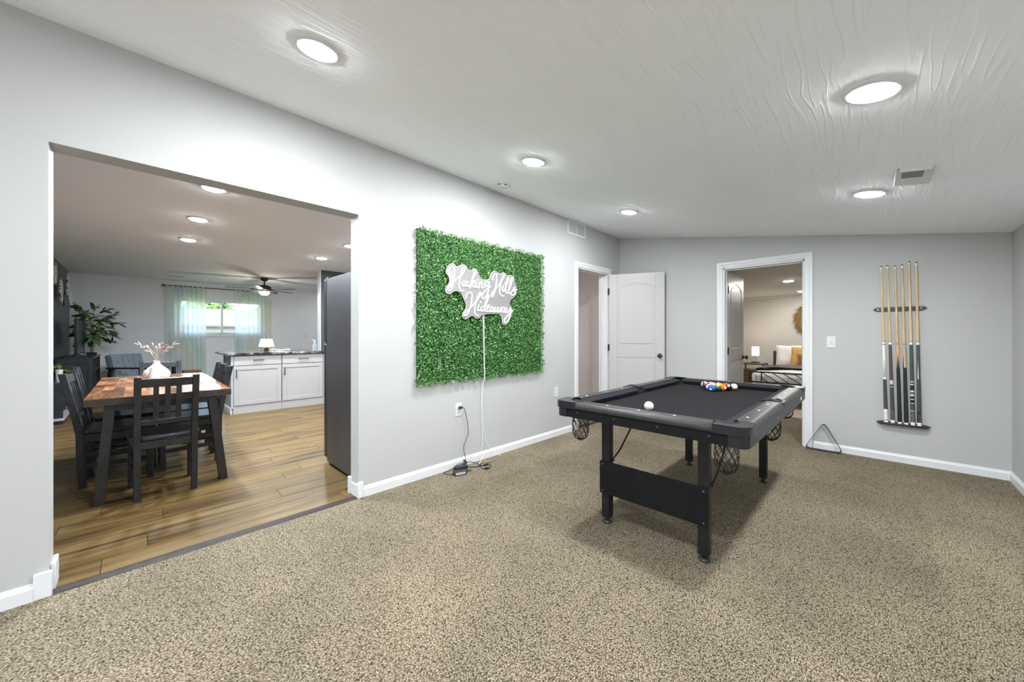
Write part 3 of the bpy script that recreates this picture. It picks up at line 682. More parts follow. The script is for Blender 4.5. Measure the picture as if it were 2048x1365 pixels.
P = [(.09, 2.095, .015), (.12, 2.14, .006), (.15, 2.20, .008), (.14, 2.26, .012), (.15, 2.32, .012), (.12, 2.36, .008)]
MB().tube(catmull(P, 8), .0028, 6).obj('cable', BLP, cord, smooth=True)
P = [(.17, 2.01, .015), (.17, 2.05, .006), (.13, 2.045, .006), (.16, 2.075, .006), (.19, 2.06, .006)]
MB().tube(catmull(P, 8), .0028, 6).obj('cable', BLP, cord, smooth=True)
for p, q in (((.155, 2.23, .012), (.17, 2.275, .012)), ((.03, 2.10, .06), (.055, 2.12, .03)), ((.225, 2.18, .01), (.245, 2.215, .01)), ((.14, 2.19, .012), (.14, 2.245, .014))):
    MB().bar(p, q, .018, .016).obj('connector', BLP, cord, bevel=.003)
P = [(.03, a.y - .03, .09), (.04, 2.33, .06), (.07, 2.28, .03), (.11, 2.22, .012), (.15, 2.215, .015), (.15, 2.27, .012)]
tag(MB().tube(catmull(P, 8), .0026, 6).obj('sign_wire', wire, smooth=True), 'short white wire looping on the carpet by the adapters', 'wire')

# ------------------------------------------------------------------ pool table
PX0, PX1, PY0, PY1, PZ = 1.24, 2.322, 1.90, 3.835, .785
PCX, PCY = (PX0 + PX1) / 2, (PY0 + PY1) / 2
pt = thing('pool_table', (PCX, PCY, 0), 'black pool table with dark cloth and net pockets on the carpet', 'pool table')
RAIL = mat('rail_laminate', (.030, .0295, .0295), .38, noise=.25, nscale=25, bump=.03, bscale=120, spec=.3)
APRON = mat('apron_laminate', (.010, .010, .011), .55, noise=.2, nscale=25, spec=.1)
CLOTH = mat('dark_cloth', (.0095, .0095, .0105), .95, noise=.12, nscale=90, bump=.25, bscale=700, spec=.15)
CUSH = mat('cushion_cloth', (.014, .014, .018), .9, noise=.12, nscale=90, spec=.2)
CAPM = mat('corner_plastic', (.017, .018, .021), .30, noise=.12, nscale=30, spec=.3)
SCREWM = mat('dull_screw', (.25, .25, .26), .4, metal=.8, noise=.1)
DIAM = mat('diamond_inlay', (.85, .85, .84), .3, noise=.02)
RW = .092
def side_frame(side):
    """returns f(run, inset, z) -> world"""
    if side == 'near': return lambda r, o, z: (r, PY0 + o, z)
    if side == 'far': return lambda r, o, z: (r, PY1 - o, z)
    if side == 'w': return lambda r, o, z: (PX0 + o, r, z)
    return lambda r, o, z: (PX1 - o, r, z)
def sweep(prof, fr, r0, r1):
    mb = MB(); k = len(prof); v = [fr(r, o, z) for r in (r0, r1) for o, z in prof]
    mb.add(v, [tuple(range(k)), tuple(range(2 * k - 1, k - 1, -1))] + [(i, i + k, (i + 1) % k + k, (i + 1) % k) for i in range(k)])
    return mb
rp = [(0.010, .744), (.002, .746), (0, .752)] + [(.030 - .030 * cos(t * pi / 2 / 6), .755 + .030 * sin(t * pi / 2 / 6)) for t in range(1, 7)] + [(RW, PZ), (RW, .72), (.02, .72), (.02, .744)]
cp = [(RW, .781), (.118, .776), (.143, .766), (.141, .757), (.125, .737), (RW, .735)]
ap = [(.012, .688), (.012, .746), (.032, .746), (.032, .688)]
CAPL = .15
YM = PCY
segs = [('near', PX0 + CAPL, PX1 - CAPL), ('far', PX0 + CAPL, PX1 - CAPL), ('w', PY0 + CAPL, YM - .06), ('w', YM + .06, PY1 - CAPL), ('e', PY0 + CAPL, YM - .06), ('e', YM + .06, PY1 - CAPL)]
for sd_, r0, r1 in segs:
    fr = side_frame(sd_)
    sweep(rp, fr, r0, r1).obj('rail', RAIL, pt, smooth=True)
    e = .028
    mb = MB(); k = len(cp)
    def rr(r, o, s_): return r + s_ * (o - RW) * .7
    v = [fr(rr(r0 - .03, o, 1) , o, z) for o, z in cp] + [fr(rr(r1 + .03, o, -1), o, z) for o, z in cp]
    mb.add(v, [tuple(range(k)), tuple(range(2 * k - 1, k - 1, -1))] + [(i, i + k, (i + 1) % k + k, (i + 1) % k) for i in range(k)])
    mb.obj('cushion', CUSH, pt, smooth=True)
    nd = 3
    for i in range(nd):
        r = r0 + (r1 - r0) * (i + 1) / (nd + 1) if sd_ in ('near', 'far') else r0 + (r1 - r0) * (i + .5) / nd + 0
        mb = MB(); c = fr(r, .062, PZ); mb.lathe([(.0075, PZ - .001), (.0072, PZ + .0006), (0, PZ + .0007)], 12, Matrix.Translation((c[0], c[1], 0)))
        mb.obj('diamond_marker', DIAM, pt)
for sd_, r0, r1 in (('near', PX0 + .04, PX1 - .04), ('far', PX0 + .04, PX1 - .04), ('w', PY0 + .04, PY1 - .04), ('e', PY0 + .04, PY1 - .04)):
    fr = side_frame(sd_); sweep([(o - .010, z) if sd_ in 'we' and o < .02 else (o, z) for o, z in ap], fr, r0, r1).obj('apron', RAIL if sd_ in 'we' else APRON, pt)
    n = 4 if sd_ in ('near', 'far') else 7
    for i in range(n):
        r = r0 + (r1 - r0) * (i + .5) / n; c = Vector(fr(r, .011 if sd_ not in 'we' else .001, .722)); d = (c - Vector(fr(r, .10, .722))).normalized()
        MB().tube([c - d * .002, c + d * .002], .0034, 8).obj('screw', SCREWM, pt)
# corner caps with the pocket cut into the inner corner
for sx in (0, 1):
    for sy in (0, 1):
        def fr(u, w, z, sx=sx, sy=sy): return (PX0 + u if not sx else PX1 - u, PY0 + w if not sy else PY1 - w, z)
        R = .05; poly = [(R - R * cos(t * pi / 12), R - R * sin(t * pi / 12)) for t in range(0, 7)]
        poly = [(-.002 + u, -.002 + w) for u, w in poly]
        poly += [(CAPL, -.002), (CAPL, RW)]
        cc, pr = (.118, .118), .056
        a0 = atan2(RW - cc[1], sqrt(pr ** 2 - (RW - cc[1]) ** 2)); x_ = cc[0] + sqrt(pr ** 2 - (RW - cc[1]) ** 2)
        poly += [(min(x_, CAPL - .001), RW)]
        a1 = a0; a2 = -pi - (a0 - (-pi / 2)) + pi / 2
        s0 = atan2(RW - cc[1], x_ - cc[0]); s1 = atan2(x_ - cc[0], RW - cc[1])
        s1 -= 2 * pi
        for i in range(1, 14): a = s0 + (s1 - s0) * i / 14; poly.append((cc[0] + pr * cos(a), cc[1] + pr * sin(a)))
        poly += [(RW, min(x_, CAPL - .001)), (RW, CAPL), (-.002, CAPL)]
        mb = MB(); mb.prism(poly, .744, PZ + .002, fr)
        if sx != sy: mb.F = [tuple(reversed(q)) for q in mb.F]
        mb.obj('corner_cap', CAPM, pt, bevel=.016, seg=4)
        R2 = .044; q = [(.006 + R2 - R2 * cos(t * pi / 12), .006 + R2 - R2 * sin(t * pi / 12)) for t in range(0, 7)] + [(.085, .006), (.085, .03), (.03, .085), (.006, .085)]
        mb = MB(); mb.prism(q, .687, .746, fr)
        if sx != sy: mb.F = [tuple(reversed(w)) for w in mb.F]
        mb.obj('corner_skirt', CAPM, pt, smooth=True)
for s_ in (0, 1):
    fr = side_frame('w' if not s_ else 'e')
    poly = [(YM - .0605, 0), (YM + .0605, 0), (YM + .0605, RW)]
    for i in range(13): a = i * pi / 12; poly.append((YM + .05 * cos(a), RW + .004 - .05 * sin(a)))
    poly += [(YM - .0605, RW)]
    mb = MB(); mb.prism(poly, .744, PZ + .0005, lambda r, o, z: fr(r, o, z))
    if not s_: mb.F = [tuple(reversed(q)) for q in mb.F]
    mb.obj('side_casting', RAIL, pt, bevel=.016, seg=4)
# cloth bed with rounded bites at the pockets
IN = .118; bx0, bx1, by0, by1 = PX0 + IN, PX1 - IN, PY0 + IN, PY1 - IN
poly = []
def bite(cx, cy, r, a0, a1, n=8):
    for i in range(n + 1): a = a0 + (a1 - a0) * i / n; poly.append((cx + r * cos(a), cy + r * sin(a)))
bite(PX0 + .118, PY0 + .118, .058, pi / 2, 0); bite(PX1 - .118, PY0 + .118, .058, pi, pi / 2)
bite(PX1 - .075, YM, .06, radians(-135.7), radians(-224.3)); bite(PX1 - .118, PY1 - .118, .058, -pi / 2, -pi)
bite(PX0 + .118, PY1 - .118, .058, 0, -pi / 2); bite(PX0 + .075, YM, .06, radians(44.3), radians(-44.3))
mb = MB(); mb.prism(poly, .70, .7355); mb.obj('cloth_bed', CLOTH, pt)
MB().box(PX0 + .034, PX1 - .034, PY0 + .18, PY1 - .18, .665, .699).obj('bed_frame', APRON, pt)
POCK = mat('pocket_leather', (.015, .015, .016), .4, noise=.2)
NETM = mat('net_cord', (.012, .012, .013), .7, noise=.2)
for cx_, cy_ in ((PX0 + .118, PY0 + .118), (PX1 - .118, PY0 + .118), (PX0 + .118, PY1 - .118), (PX1 - .118, PY1 - .118), (PX0 + .078, YM), (PX1 - .078, YM)):
    M = Matrix.Translation((cx_, cy_, 0))
    mb = MB(); mb.lathe([(.0555, .752), (.0555, .675), (.05, .67), (.05, .745)], 24, M); pk = mb.obj('pocket', POCK, pt, smooth=True)
    # curved rim guard on the outer half of the pocket
    ang = atan2(PCY - cy_, PCX - cx_) if abs(cy_ - YM) > .1 else (0 if cx_ < PCX else pi)
    sgx = 1 if cx_ < PCX else -1; sgy = 1 if cy_ < PCY else -1
    base = atan2(-sgy, -sgx) if abs(cy_ - YM) > .1 else (pi if cx_ < PCX else 0)
    P = []
    for i in range(17):
        t = base - 1.9 + 3.8 * i / 16 if abs(cy_ - YM) > .1 else base - 1.25 + 2.5 * i / 16
        P.append((cx_ + .056 * cos(t), cy_ + .056 * sin(t), PZ + .003 - (.02 if i in (0, 16) else 0)))
    MB().tube(P, .0048, 6).obj('rim', POCK, pk, smooth=True)
    mb = MB(); n = 10; prof = [(.050, .69), (.051, .655), (.053, .62), (.052, .588), (.047, .56), (.035, .54), (.014, .528)]
    for s_ in (-1, 1):
        for i in range(n):
            path = []
            for j in range(len(prof) * 2 - 1):
                jj = j / 2; i0 = int(jj); fr_ = jj - i0; r0 = prof[i0]; r1 = prof[min(i0 + 1, len(prof) - 1)]
                r = r0[0] + (r1[0] - r0[0]) * fr_; z = r0[1] + (r1[1] - r0[1]) * fr_
                a = 2 * pi * (i + .5) / n + s_ * jj * .36; path.append((cx_ + r * cos(a), cy_ + r * sin(a), z))
            mb.tube(path, .0021, 4)
    mb.tube([(cx_ + .051 * cos(2 * pi * i / 20), cy_ + .051 * sin(2 * pi * i / 20), .684) for i in range(20)], .003, 5, closed=True)
    mb.tube([(cx_ + .014 * cos(2 * pi * i / 10), cy_ + .014 * sin(2 * pi * i / 10), .528) for i in range(10)], .004, 5, closed=True)
    mb.obj('net', NETM, pt)
LX, LY = (1.492, 2.072), (2.125, 3.60)
LEGM = mat('leg_steel', (.011, .011, .012), .45, noise=.2, spec=.3)
for lx in LX:
    for ly in LY:
        MB().box(lx - .027, lx + .027, ly - .027, ly + .027, .035, .69).obj('leg', LEGM, pt, bevel=.004)
        MB().lathe([(.028, 0), (.030, .006), (.024, .016), (.010, .02), (.010, .036)], 16, Matrix.Translation((lx, ly, 0))).obj('levelling_foot', BLP, pt, smooth=True)
MB().box(LX[0] - .032, LX[1] + .030, LY[0] - .042, LY[0] - .027, .197, .40).obj('leg_panel', APRON, pt, bevel=.002)
MB().box(LX[0], LX[1], LY[1] - .02, LY[1] + .02, .622, .664).obj('cross_bar', LEGM, pt)
MB().box(LX[0], LX[1], LY[0] - .01, LY[0] + .02, .64, .664).obj('cross_bar', LEGM, pt)
for lx in (LX[0] - .01, LX[1] + .008):
    for z in (.215, .382): MB().tube([(lx, LY[0] - .0445, z), (lx, LY[0] - .041, z)], .0042, 8).obj('screw', SCREWM, pt)
for lx, s_ in ((LX[0], 1), (LX[1], 1)):
    P = [(lx + .03 * s_, LY[0] + .005, .40), (lx + .035 * s_, LY[0] + .04, .425), (lx + .036 * s_, LY[0] + .10, .455), (lx + .036 * s_, LY[0] + .2, .53), (lx + .036 * s_, LY[0] + .34, .64)]
    MB().tube(catmull(P, 5), .0055, 6).obj('folding_brace', LEGM, pt, smooth=True)
    MB().tube([(lx + .026, LY[0] + .006, .405), (lx + .045, LY[0] + .006, .405)], .006, 8).obj('brace_bolt', LEGM, pt)
M = Matrix.Translation((PX1 - .0012 - PCX, PY1 - .27 - PCY, .72)) @ Matrix.Rotation(pi / 2, 4, 'Z') @ Matrix.Rotation(pi / 2, 4, 'X')
text_mesh('rds', .045, DIAM, 'brand_lettering', pt, M, shear=.25)

# balls
def ball_mat(name, col, stripe=False, spot=None):
    m, nt, b = _pr(name); N = nt.nodes; L = nt.links
    b.inputs['Roughness'].default_value = .08; b.inputs['Coat Weight'].default_value = .3
    tc = N.new('ShaderNodeTexCoord'); nr = N.new('ShaderNodeVectorMath'); nr.operation = 'NORMALIZE'; L.new(tc.outputs['Object'], nr.inputs[0])
    white = (.82, .80, .74)
    mx = N.new('ShaderNodeMixRGB'); mx.inputs[1].default_value = (*col, 1); mx.inputs[2].default_value = (*white, 1)
    if stripe:
        sp = N.new('ShaderNodeSeparateXYZ'); L.new(nr.outputs[0], sp.inputs[0])
        ab = N.new('ShaderNodeMath'); ab.operation = 'ABSOLUTE'; L.new(sp.outputs['Z'], ab.inputs[0])
        gt = N.new('ShaderNodeMath'); gt.operation = 'GREATER_THAN'; gt.inputs[1].default_value = .52; L.new(ab.outputs[0], gt.inputs[0]); L.new(gt.outputs[0], mx.inputs[0])
    else: mx.inputs[0].default_value = 0
    dt = N.new('ShaderNodeVectorMath'); dt.operation = 'DOT_PRODUCT'; dt.inputs[1].default_value = (1, 0, 0); L.new(nr.outputs[0], dt.inputs[0])
    g2 = N.new('ShaderNodeMath'); g2.operation = 'GREATER_THAN'; g2.inputs[1].default_value = .945; L.new(dt.outputs['Value'], g2.inputs[0])
    m2 = N.new('ShaderNodeMixRGB'); L.new(g2.outputs[0], m2.inputs[0]); L.new(mx.outputs[0], m2.inputs[1]); m2.inputs[2].default_value = (*white, 1)
    L.new(m2.outputs[0], b.inputs['Base Color'])
    return m
BR = .0286; bm_ = MB(); bm_.sphere((0, 0, 0), BR, 28, 18)
def ball(x, y, m, rot, label, group=None):
    me = bm_.mesh('billiard_ball', m, True); o = bpy.data.objects.new('billiard_ball', me); COL.objects.link(o)
    o.location = (x, y, .7355 + BR + .0002); o.rotation_euler = rot; return tag(o, label, 'ball', group)
IVORY = mat('ivory_ball', (.82, .81, .76), .1, noise=.05, nscale=60, coat=.3)
cb = ball(1.722, 2.225, IVORY, (0, 0, 0), 'white cue ball alone near the head of the pool table')
BC = dict(yellow=(.85, .62, .05), blue=(.02, .10, .55), red=(.75, .06, .02), purple=(.10, .03, .16), orange=(.92, .16, .01), green=(.02, .10, .06), maroon=(.22, .03, .03), black=(.01, .012, .012), amber=(.9, .38, .01))
rack = [[('blue', 0)], [('green', 1), ('green', 0)], [('purple', 0), ('yellow', 0), ('orange', 0)], [('maroon', 1), ('yellow', 1), ('amber', 0), ('black', 0)], [('black', 1), ('red', 1), ('maroon', 0), ('red', 0), ('orange', 1)]]
posn = ['apex', 'second row', 'third row', 'fourth row', 'last row']
usedm = {}
for k, rw in enumerate(rack):
    for j, (c, s_) in enumerate(rw):
        key = (c, s_)
        if key not in usedm: usedm[key] = ball_mat(c + ('_striped_ball' if s_ else '_ball'), BC[c], bool(s_))
        x = 1.752 + (j - k / 2) * .0578; y = 3.362 + k * .0578 * .866
        lab = '%s %s billiard ball in the %s of the triangle pack' % ('white-banded' if s_ else 'solid', c, posn[k]) if k else 'solid blue billiard ball at the tip of the triangle pack'
        ball(x, y, usedm[key], (random.uniform(-.5, .5) + (.9 if s_ else 0), random.uniform(-1.3, .9), random.uniform(-2.6, .9)), lab, 'racked billiard balls')

# ------------------------------------------------------------------ cue rack, cues, triangle
RX = (2.768, 2.812, 2.862, 2.908, 2.953, 2.998); CUEB = (2.803, 2.847, 2.893, 2.935, 2.977, 3.017)
ru = thing('cue_clip_rail', (2.89, D, 1.455), 'black upper clip rail holding the cues on the wall', 'cue rack')
def lens_poly(hw, hh, n=10):
    P = [(-hw, 0)]
    for i in range(1, n): t = i / n; P.append((-hw + hw * .22 * t, -hh * sin(t * pi / 2)))
    P += [(-hw * .78, -hh), (hw * .78, -hh)]
    for i in range(1, n): t = 1 - i / n; P.append((hw - hw * .22 * t, -hh * sin(t * pi / 2)))
    P.append((hw, 0)); Q = [(x, -z) for x, z in reversed(P[1:-1])]
    return P + Q
mb = MB(); mb.prism(lens_poly(.177, .019), D - .002, D - .014, lambda x, z, d: (2.89 + x, d, 1.455 + z)); mb.obj('back_bar', BLACKW, ru, bevel=.002)
for x in (2.735, 2.79, 2.838, 2.885, 2.931, 2.975, 3.04):
    mb = MB(); mb.tube([(x - .012, D - .012, 1.458), (x - .012, D - .03, 1.47), (x - .010, D - .032, 1.482), (x + .010, D - .032, 1.482), (x + .012, D - .03, 1.47), (x + .012, D - .012, 1.458)], .002, 5); mb.obj('wire_clip', CHROME, ru)
for x in (2.748, 3.03): MB().tube([(x, D - .016, 1.455), (x, D - .0135, 1.455)], .005, 8).obj('screw', CHROME, ru)
rl = thing('cue_foot_rail', (2.912, D, .366), 'black lower foot rail under the cue butts', 'cue rack')
mb = MB(); mb.prism(lens_poly(.178, .014), D - .002, D - .016, lambda x, z, d: (2.912 + x, d, .366 + z)); mb.obj('back_bar', BLACKW, rl, bevel=.002)
P2 = [(-.168, 0), (-.15, -.034), (-.12, -.042), (.12, -.042), (.15, -.034), (.168, 0)]
mb = MB(); mb.prism(P2, .352, .372, lambda x, y, z: (2.912 + x, D - .014 + y, z)); mb.obj('foot_ledge', BLACKW, rl, bevel=.003)
for x in (2.765, 3.06): MB().tube([(x, D - .019, .368), (x, D - .015, .368)], .005, 8).obj('screw', CHROME, rl)
def C(n, c, rough=.3, nz=.1, s=60): return mat(n, c, rough, noise=nz, nscale=s)
WH = C('cue_white', (.82, .82, .80)); BK = C('cue_black', (.018, .018, .02)); GR = C('cue_grip_linen', (.055, .057, .06), .7, .5, 220); BRN = C('cue_maroon', (.10, .055, .05), .3, .35, 50)
GRN = C('cue_green', (.05, .085, .06), .3, .4, 60); SLT = C('cue_slate', (.06, .072, .08), .3, .2); SLV = C('cue_silver', (.6, .6, .6), .25); TIPM = C('cue_tip_leather', (.06, .08, .10), .8)
OLV = C('cue_olive', (.09, .09, .06), .35, .3)
# each cue: list of (part, z0, z1, material) from the butt up
def cue(i, label, parts, inl):
    bx, tx = CUEB[i], RX[i]; ztop = (1.877, 1.878, 1.868, 1.872, 1.895, 1.885)[i]; z0 = .373
    o = thing('pool_cue', (bx, D - .035, z0), label, 'pool cue', 'pool cues in the wall rack')
    H = ztop - z0; a = Vector((0, 0, 0)); b = Vector((tx - bx, .010, H)); 
    def rad(t): return .0148 + (.0066 - .0148) * t ** .9
    def pos(z): return a + (b - a) * (z / H)
    for nm, s0, s1, m in parts + [('shaft', parts[-1][2], H - .032, CUEW), ('ferrule', H - .032, H - .010, WH), ('tip', H - .010, H, TIPM)]:
        k = max(2, int((s1 - s0) / .15) + 1); P = [pos(s0 + (s1 - s0) * q / (k - 1)) for q in range(k)]; R = [rad((s0 + (s1 - s0) * q / (k - 1)) / H) for q in range(k)]
        MB().tube(P, R, 14).obj(nm, m, o, smooth=True, world=False)
    for nm, s0, s1, w, m, dx in inl:
        q0 = pos(s0); q1 = pos(s1); r0 = rad(s0 / H); r1 = rad(s1 / H)
        y = lambda p, r: p.y - sqrt(max(1e-8, r * r - (dx * r) ** 2)) - .0006
        v = [(q0.x + dx * r0 - w, y(q0, r0), q0.z), (q0.x + dx * r0 + w, y(q0, r0), q0.z), (q1.x + dx * r1, y(q1, r1), q1.z)]
        v += [(x, yy + .004, z) for x, yy, z in v]
        MB().add(v, [(0, 1, 2), (5, 4, 3), (0, 3, 4, 1), (1, 4, 5, 2), (2, 5, 3, 0)]).obj(nm, m, o, world=False)
def dots(z, m, s=(-.35, .45), w=.0016, h=.012):
    r = []
    for q in (0, .022, .044):
        for dx in s: r += [('inlay', z + q, z + q + h, w, m, dx)]
    return r
JT = .775
cue(0, 'cue with white forearm and black spikes, first beside the light switch', [('bumper', 0, .02, WH), ('ring', .02, .026, BK), ('butt_sleeve', .026, .125, WH), ('grip', .125, .41, GR), ('forearm', .41, JT - .035, WH), ('ring', JT - .035, JT - .028, GR), ('collar', JT - .028, JT - .006, WH), ('ring', JT - .006, JT, BROWNW)],
    [('spike', .43, .61, .002, BK, -.55), ('spike', .43, .62, .002, BK, 0), ('spike', .43, .61, .002, BK, .55)] + dots(.045, BK))
cue(1, 'cue with reddish brown forearm and a silver band', [('bumper', 0, .028, WH), ('butt_sleeve', .028, .13, BRN), ('grip', .13, .235, GR), ('grip', .238, .34, GR), ('ring', .34, .345, SLV), ('grip', .345, .365, GR), ('band', .365, .405, SLV), ('forearm', .405, JT - .03, BRN), ('collar', JT - .03, JT - .006, WH), ('ring', JT - .006, JT, BROWNW)], dots(.05, SLV, w=.0011))
cue(2, 'cue with plain maple forearm and black butt, third along the rack', [('bumper', 0, .016, WH), ('butt_sleeve', .016, .53, BK), ('forearm', .53, JT - .028, CUEW), ('ring', JT - .028, JT - .022, BROWNW), ('joint', JT - .022, JT, CUEW)], [('spike', .52, .65, .010, BK, 0)])
cue(3, 'cue with plain maple forearm and black butt, beside the green one', [('bumper', 0, .016, WH), ('butt_sleeve', .016, .53, BK), ('forearm', .53, JT - .028, CUEW), ('ring', JT - .028, JT - .022, BROWNW), ('joint', JT - .022, JT, CUEW)], [('spike', .52, .65, .008, BK, -.55)])
cue(4, 'cue with green forearm and striped silver rings', [('bumper', 0, .028, WH), ('butt_sleeve', .028, .13, OLV), ('ring', .13, .136, SLV), ('grip', .136, .20, GR), ('ring', .20, .206, SLV), ('grip', .206, .235, BK), ('ring', .235, .243, SLV), ('grip', .243, .268, BK), ('ring', .268, .288, SLV), ('grip', .288, .305, BRN), ('ring', .305, .322, SLV), ('grip', .322, .37, BK), ('ring', .37, .382, SLV), ('grip', .382, .396, BK), ('ring', .396, .408, SLV), ('forearm', .408, JT - .03, GRN), ('collar', JT - .03, JT - .006, WH), ('ring', JT - .006, JT, BROWNW)], dots(.045, SLV, w=.0011))
cue(5, 'cue with dark slate forearm, last one at the rack end', [('bumper', 0, .03, WH), ('butt_sleeve', .03, .13, BK), ('grip', .13, .42, GR), ('forearm', .42, JT - .03, SLT), ('collar', JT - .03, JT - .006, WH), ('ring', JT - .006, JT, BROWNW)], dots(.045, SLV, w=.0014) + [('spike', .43, .6, .003, WH, -.2)])
tg = tag(bpy.data.objects.new('ball_rack_triangle', None), 'black plastic triangle ball rack leaning on the skirting', 'ball rack'); COL.objects.link(tg); tg.location = (2.345, D - .05, 0)
def tri(h, w, r):
    A = [(-w / 2, .0), (w / 2, .0), (0, h)]; P = []
    for i in range(3):
        p = Vector(A[i]); a = (Vector(A[i - 1]) - p).normalized(); b = (Vector(A[(i + 1) % 3]) - p).normalized()
        for t in range(7): s = t / 6; P.append(p + a * r * 1.7 * (1 - s) ** 2 + b * r * 1.7 * s ** 2)
    return P
lean = lambda x, z, d: (2.345 + x, D - .064 + z * .14 - d, z + .006)
To = tri(.292, .318, .03); Ti = [(p.x * .935, .0105 + (p.y) * .925) for p in To]
mb = MB(); n = len(To); v = [lean(p[0], p[1], d) for d in (0, .022) for L_ in (To, Ti) for p in L_]
f = []
for i in range(n):
    j = (i + 1) % n; o0, i0, o1, i1 = 0, n, 2 * n, 3 * n
    f += [(o0 + i, o0 + j, i0 + j, i0 + i), (o1 + j, o1 + i, i1 + i, i1 + j), (o0 + j, o0 + i, o1 + i, o1 + j), (i0 + i, i0 + j, i1 + j, i1 + i)]
mb.add(v, f); mb.obj('frame', BLP, tg, smooth=True)

# ------------------------------------------------------------------ dining table and chairs
TX0, TX1, TY0, TY1, TZ = -3.10, -1.14, -.262, .552, .758
dt_ = thing('dining_table', ((TX0 + TX1) / 2, (TY0 + TY1) / 2, 0), 'long dining table with acacia block top and black splayed legs', 'table')
MB().box(TX0 + .004, TX1 - .004, TY0 + .004, TY1 - .004, TZ - .048, TZ - .006).obj('top_core', BLACKW, dt_)
MB().box(TX1 - .005, TX1 + .001, TY0, TY1, TZ - .05, TZ - .004).obj('edge_band', mat('table_edge', (.05, .036, .028), .4, noise=.3, nscale=30), dt_)
for y in (TY0, TY1 - .004): MB().box(TX0, TX1 - .005, y, y + .004, TZ - .05, TZ - .004).obj('edge_band', MATS['table_edge'], dt_)
nr = 13; rw = (TY1 - TY0) / nr; rs = random.Random(11)
for r in range(nr):
    x = TX0 - rs.uniform(0, .3)
    while x < TX1:
        l = rs.choice((.16, .22, .3, .4)); a = max(x, TX0); b = min(x + l, TX1)
        if b - a > .012:
            o = MB().box(0, b - a - .0012, 0, rw - .0012, 0, .0065 + rs.uniform(0, .0004)).obj('stave', STAVE, dt_, world=False)
            o.location = (a - dt_.location.x, TY0 + r * rw - dt_.location.y, TZ - .0065)
        x += l
for lx in (TX0 + .085, TX1 - .085):
    for s_, yb, ytp in ((-1, -.195, -.14), (1, .508, .43)):
        MB().bar((lx, yb, .0), (lx, ytp, TZ - .05), .055, .09, up=(1, 0, 0)).obj('leg', BLACKW, dt_, bevel=.003)
    MB().box(lx - .04, lx + .04, -.13, .42, TZ - .10, TZ - .05).obj('top_bearer', BLACKW, dt_)
def make_chair(loc, rz, label):
    c = thing('dining_chair', loc, label, 'chair', 'black dining chairs', rz)
    return c
def chair_parts(c):
    for s_ in (-1, 1):
        xr = s_ * .158; xf = s_ * .178
        mb = MB()
        sec = [(-.192, 0), (-.205, .20), (-.208, .42), (-.228, .55), (-.297, .905)]
        v = []; w = .019; dp = .021
        for y, z in sec: v += [(xr - w, y - dp, z), (xr + w, y - dp, z), (xr + w, y + dp, z), (xr - w, y + dp, z)]
        k = len(sec); f = [(3, 2, 1, 0), tuple(4 * (k - 1) + i for i in range(4))]
        for i in range(k - 1): f += [(4 * i + j, 4 * i + (j + 1) % 4, 4 * i + 4 + (j + 1) % 4, 4 * i + 4 + j) for j in range(4)]
        mb.add(v, f); mb.obj('rear_leg_post', BLACKW, c, world=False, bevel=.003)
        MB().box(xf - .019, xf + .019, .17, .208, 0, .435).obj('front_leg', BLACKW, c, world=False, bevel=.003)
        MB().bar((xr, -.18, .39), (xf, .172, .39), .02, .055).obj('side_apron', BLACKW, c, world=False)
        MB().bar((xr, -.185, .17), (xf, .175, .17), .018, .032).obj('side_stretcher', BLACKW, c, world=False)
        MB().bar((xr, -.185, .26), (xf, .175, .26), .018, .026).obj('side_stretcher', BLACKW, c, world=False)
    MB().box(-.159, .159, .178, .198, .37, .425).obj('front_apron', BLACKW, c, world=False)
    MB().box(-.139, .139, -.215, -.195, .37, .425).obj('rear_apron', BLACKW, c, world=False)
    sp = [(-.198, -.212), (.198, -.212), (.212, .215), (-.212, .215)]
    sp = [(-.135, -.225), (.135, -.225), (.135, -.185), (.195, -.185), (.212, .215), (-.212, .215), (-.195, -.185), (-.135, -.185)]
    MB().prism(sp, .432, .456).obj('seat', BLACKW, c, world=False, bevel=.004)
    def by(z): return -.228 - .069 * (z - .55) / .355
    MB().bar((-.14, by(.86), .86), (.14, by(.86), .86), .022, .062, up=(0, -.19, .98)).obj('top_rail', BLACKW, c, world=False, bevel=.003)
    MB().bar((-.14, by(.565), .565), (.14, by(.565), .565), .020, .04, up=(0, -.19, .98)).obj('lower_rail', BLACKW, c, world=False, bevel=.003)
    for x in (-.062, .0, .062): MB().bar((x, by(.58), .58), (x, by(.835), .835), .016, .03, up=(1, 0, 0)).obj('back_slat', BLACKW, c, world=False)
ch0 = make_chair((-1.295, .147, 0), radians(92), 'black slat-back dining chair at the table end nearest the carpet'); chair_parts(ch0)
for loc, rz, lab in (((-2.945, .19, 0), radians(-90), 'black slat-back dining chair at the far table end behind the vase'),
        ((-1.87, -.10, 0), radians(-4), 'black slat-back dining chair on the accent wall side, nearer one'), ((-2.49, -.105, 0), radians(2), 'black slat-back dining chair on the accent wall side, farther one'),
        ((-1.96, .345, 0), radians(180), 'black slat-back dining chair on the cabinet side, nearer one'), ((-2.44, .35, 0), radians(180), 'black slat-back dining chair on the cabinet side, farther one')):
    c = copy_tree(ch0); c.location = loc; c.rotation_euler = (0, 0, rz); c['label'] = lab

